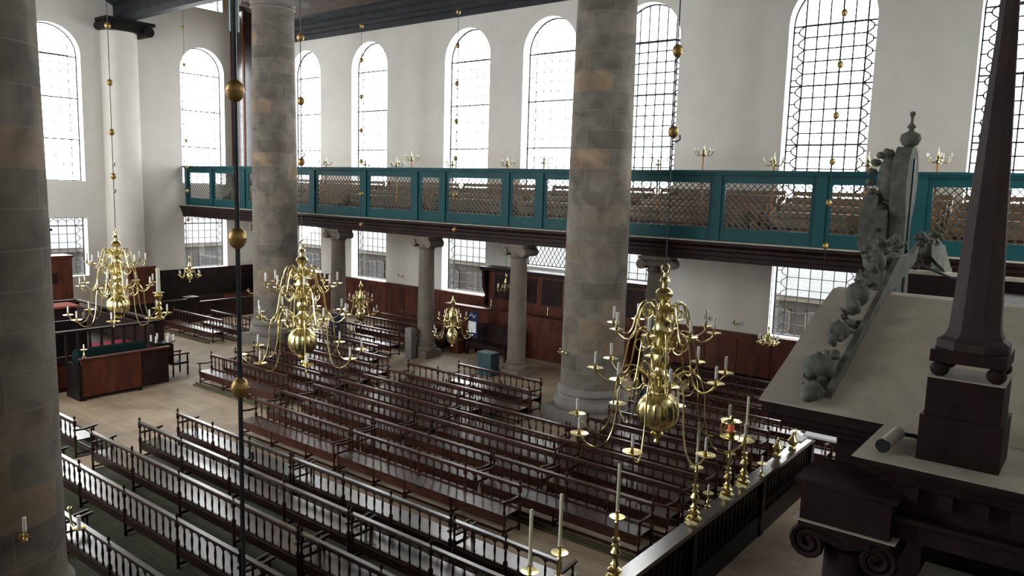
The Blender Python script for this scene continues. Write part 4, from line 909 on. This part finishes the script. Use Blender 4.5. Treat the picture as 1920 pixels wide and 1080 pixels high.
# ------------------------------------------------------------------ people
def person(loc, rz, label, top, legs, hair):
    t = thing('person', label, 'person', loc, rz)
    joints = {'pel': (0, 0, .95, .15), 'waist': (0, 0, 1.1, .14), 'chest': (0, 0, 1.32, .155), 'neck': (0, -.01, 1.5, .055), 'head': (0, -.02, 1.60, .075), 'crown': (0, -.01, 1.70, .08)}
    for s, n in ((1, 'l'), (-1, 'r')):
        joints.update({n+'sh': (s*.19, 0, 1.42, .06), n+'el': (s*.25, .02, 1.15, .045), n+'wr': (s*.2, -.16, .98, .03), n+'ha': (s*.18, -.24, .98, .028),
                       n+'hip': (s*.1, 0, .88, .1), n+'kn': (s*.11, -.02, .48, .06), n+'an': (s*.11, .02, .09, .042), n+'to': (s*.12, -.16, .04, .035)})
        for i in range(4): joints[n+'f%d' % i] = (s*(.145+.022*i), -.31+.008*abs(i-1.5), .975-.01*i, .009)
        joints[n+'th'] = (s*.135, -.25, 1.0, .010)
    E_ = [('pel', 'waist'), ('waist', 'chest'), ('chest', 'neck'), ('neck', 'head'), ('head', 'crown')]
    for n in 'lr':
        E_ += [('chest', n+'sh'), (n+'sh', n+'el'), (n+'el', n+'wr'), (n+'wr', n+'ha'), ('pel', n+'hip'), (n+'hip', n+'kn'), (n+'kn', n+'an'), (n+'an', n+'to'), (n+'ha', n+'th')] + [(n+'ha', n+'f%d' % i) for i in range(4)]
    names = list(joints); me = bpy.data.meshes.new('body'); me.from_pydata([joints[n][:3] for n in names], [(names.index(a), names.index(b)) for a, b in E_], [])
    o = part(me, 'body', t); sk = o.modifiers.new('skin', 'SKIN')
    for i, n in enumerate(names): me.skin_vertices[0].data[i].radius = (joints[n][3]*(1.25 if n in ('chest', 'waist', 'pel') else 1), joints[n][3]); me.skin_vertices[0].data[i].use_root = (n == 'pel')
    o.modifiers.new('sub', 'SUBSURF').levels = 2; o.modifiers['sub'].render_levels = 2
    for mn in ('skin', top, legs, 'blackwood'): me.materials.append(M[mn])
    dg = bpy.context.evaluated_depsgraph_get(); ev = bpy.data.meshes.new_from_object(o.evaluated_get(dg), depsgraph=dg)
    o.modifiers.clear(); o.data = ev
    ev.materials.clear()
    for mn in ('skin', top, legs, 'blackwood'): ev.materials.append(M[mn])
    for p in ev.polygons:
        c = p.center; p.use_smooth = True
        if c.z < .09: p.material_index = 3
        elif c.z < .98 and not (abs(c.x) > .13 and c.y < -.12): p.material_index = 2
        elif c.z < 1.49 and not (c.y < -.2): p.material_index = 1
    m = MB(); m.ball((0, .01, 1.68), .105, 16, 12, (.9, 1.02, 1.05)); part(m.mesh('hair', hair, True), 'hair', t)
    m = MB(); m.ball((0, -.035, 1.635), .088, 16, 12, (.88, .95, 1.25)); m.ball((0, -.125, 1.63), .016, 8, 6, (1, 1.3, 1.5))
    for s in (-1, 1): m.ball((s*.08, -.02, 1.63), .02, 8, 6, (.5, .8, 1.4))
    part(m.mesh('face', 'skin', True), 'face', t)
    m = MB()
    for s in (-1, 1): m.ball((s*.03, -.118, 1.655), .009, 8, 6)
    m.box(-.025, .025, -.122, -.115, 1.582, 1.588); part(m.mesh('eyes_and_mouth', 'hair', True), 'features', t)
    return t
person((-11.35, 21.25, 0), radians(200), 'standing person in dark jacket and blue jeans, half hidden behind the giant column', 'blackwood', 'denim', 'hair')
person((-25.75, 20.78, 0), radians(20), 'standing person in dark navy clothes behind the middle chandelier', 'navy', 'navy', 'hair')

# ------------------------------------------------------------------ outside
def outb(name, lab, rot, loc, Ln):
    t = thing(name, lab, 'building', loc, rot)
    part(MB().box(-Ln/2, Ln/2, 0, 6, 0, 2.62).mesh('wall_block', 'facade'), 'wall_block', t)
    part(MB().box(-Ln/2-.1, Ln/2+.1, -.25, 0, 2.62, 2.84).mesh('eaves_board', 'gutter'), 'eaves_board', t)
    me = MB().add([(-Ln/2, 0, 0), (Ln/2, 0, 0), (Ln/2, 4.4, 0), (-Ln/2, 4.4, 0), (-Ln/2, 0, -.1), (Ln/2, 0, -.1), (Ln/2, 4.4, -.1), (-Ln/2, 4.4, -.1)], [(0, 1, 2, 3), (7, 6, 5, 4), (0, 4, 5, 1), (2, 6, 7, 3)]).mesh('tiled_roof', 'tiles')
    rf = part(me, 'tiled_roof', t, (0, -.3, 2.86)); rf.rotation_euler = (radians(33), 0, 0)
    x = -Ln/2+.6
    while x < Ln/2-2:
        wd = part(MB().box(0, 1.5, -.06, 0, .5, 2.25).mesh('window', 'darkglass'), 'window', t, (x, 0, 0))
        m = MB()
        for a in (0, .72, 1.44): m.box(a, a+.06, -.09, -.05, .5, 2.25)
        for z in (.5, 1.3, 2.2): m.box(0, 1.5, -.09, -.05, z, z+.05)
        part(m.mesh('glazing_bars', 'gutter'), 'glazing_bars', wd); x += 2.1
    return t
outb('outbuilding', 'low tile-roofed outbuilding seen through the lower windows of the gallery side', 0, (-18, 32.6, 0), 52)
outb('outbuilding', 'low outbuilding seen through the lower windows of the left end wall', pi/2, (-47.5, 14, 0), 34)
gd = struct(put(MB().add([(-60, -20, -.05), (20, -20, -.05), (20, 45, -.05), (-60, 45, -.05)], [(0, 1, 2, 3)]).mesh('courtyard_ground', 'paving'), 'courtyard_ground'))

# ------------------------------------------------------------------ light
w = bpy.data.worlds.new('overcast_sky'); sc.world = w; w.use_nodes = True
nt = w.node_tree; bg = nt.nodes['Background']
tc = nt.nodes.new('ShaderNodeTexCoord'); sp = nt.nodes.new('ShaderNodeSeparateXYZ'); L(nt, tc.outputs['Generated'], sp.inputs[0])
rp_ = nt.nodes.new('ShaderNodeValToRGB'); rp_.color_ramp.elements[0].color = (.88, .90, .92, 1); rp_.color_ramp.elements[1].color = (1, .99, .97, 1); rp_.color_ramp.elements[1].position = .6
L(nt, sp.outputs['Z'], rp_.inputs[0]); L(nt, rp_.outputs[0], bg.inputs['Color']); bg.inputs['Strength'].default_value = 6.5
sc.view_settings.view_transform = 'Standard'; sc.view_settings.look = 'None'; sc.view_settings.gamma = 1; sc.view_settings.use_curve_mapping = False
sc.view_settings.exposure = 1.32
cy = sc.cycles
cy.max_bounces = 8; cy.diffuse_bounces = 6; cy.glossy_bounces = 4; cy.transparent_max_bounces = 12; cy.caustics_reflective = False; cy.caustics_refractive = False
cy.sample_clamp_indirect = 6; cy.use_denoising = True
try: cy.denoiser = 'OPENIMAGEDENOISE'
except Exception: pass
# ------------------------------------------------------------------ camera
yw, pt_, rl_ = (radians(v) for v in (-37.989, 7.418, 1.642))
ff = Vector((sin(yw)*cos(pt_), cos(yw)*cos(pt_), -sin(pt_))); r0 = Vector((cos(yw), -sin(yw), 0)); u0 = r0.cross(ff)
rr = r0*cos(rl_)+u0*sin(rl_); uu = u0*cos(rl_)-r0*sin(rl_)
cd = bpy.data.cameras.new('camera'); co = bpy.data.objects.new('camera', cd); COL.objects.link(co)
Rm = Matrix((rr, uu, -ff)).transposed().to_4x4(); Rm.translation = Vector((0, 0, 7.0)); co.matrix_world = Rm
cd.sensor_width = 36; cd.lens = 1434.7/1920*36; cd.clip_start = .05; cd.clip_end = 300
sc.camera = co
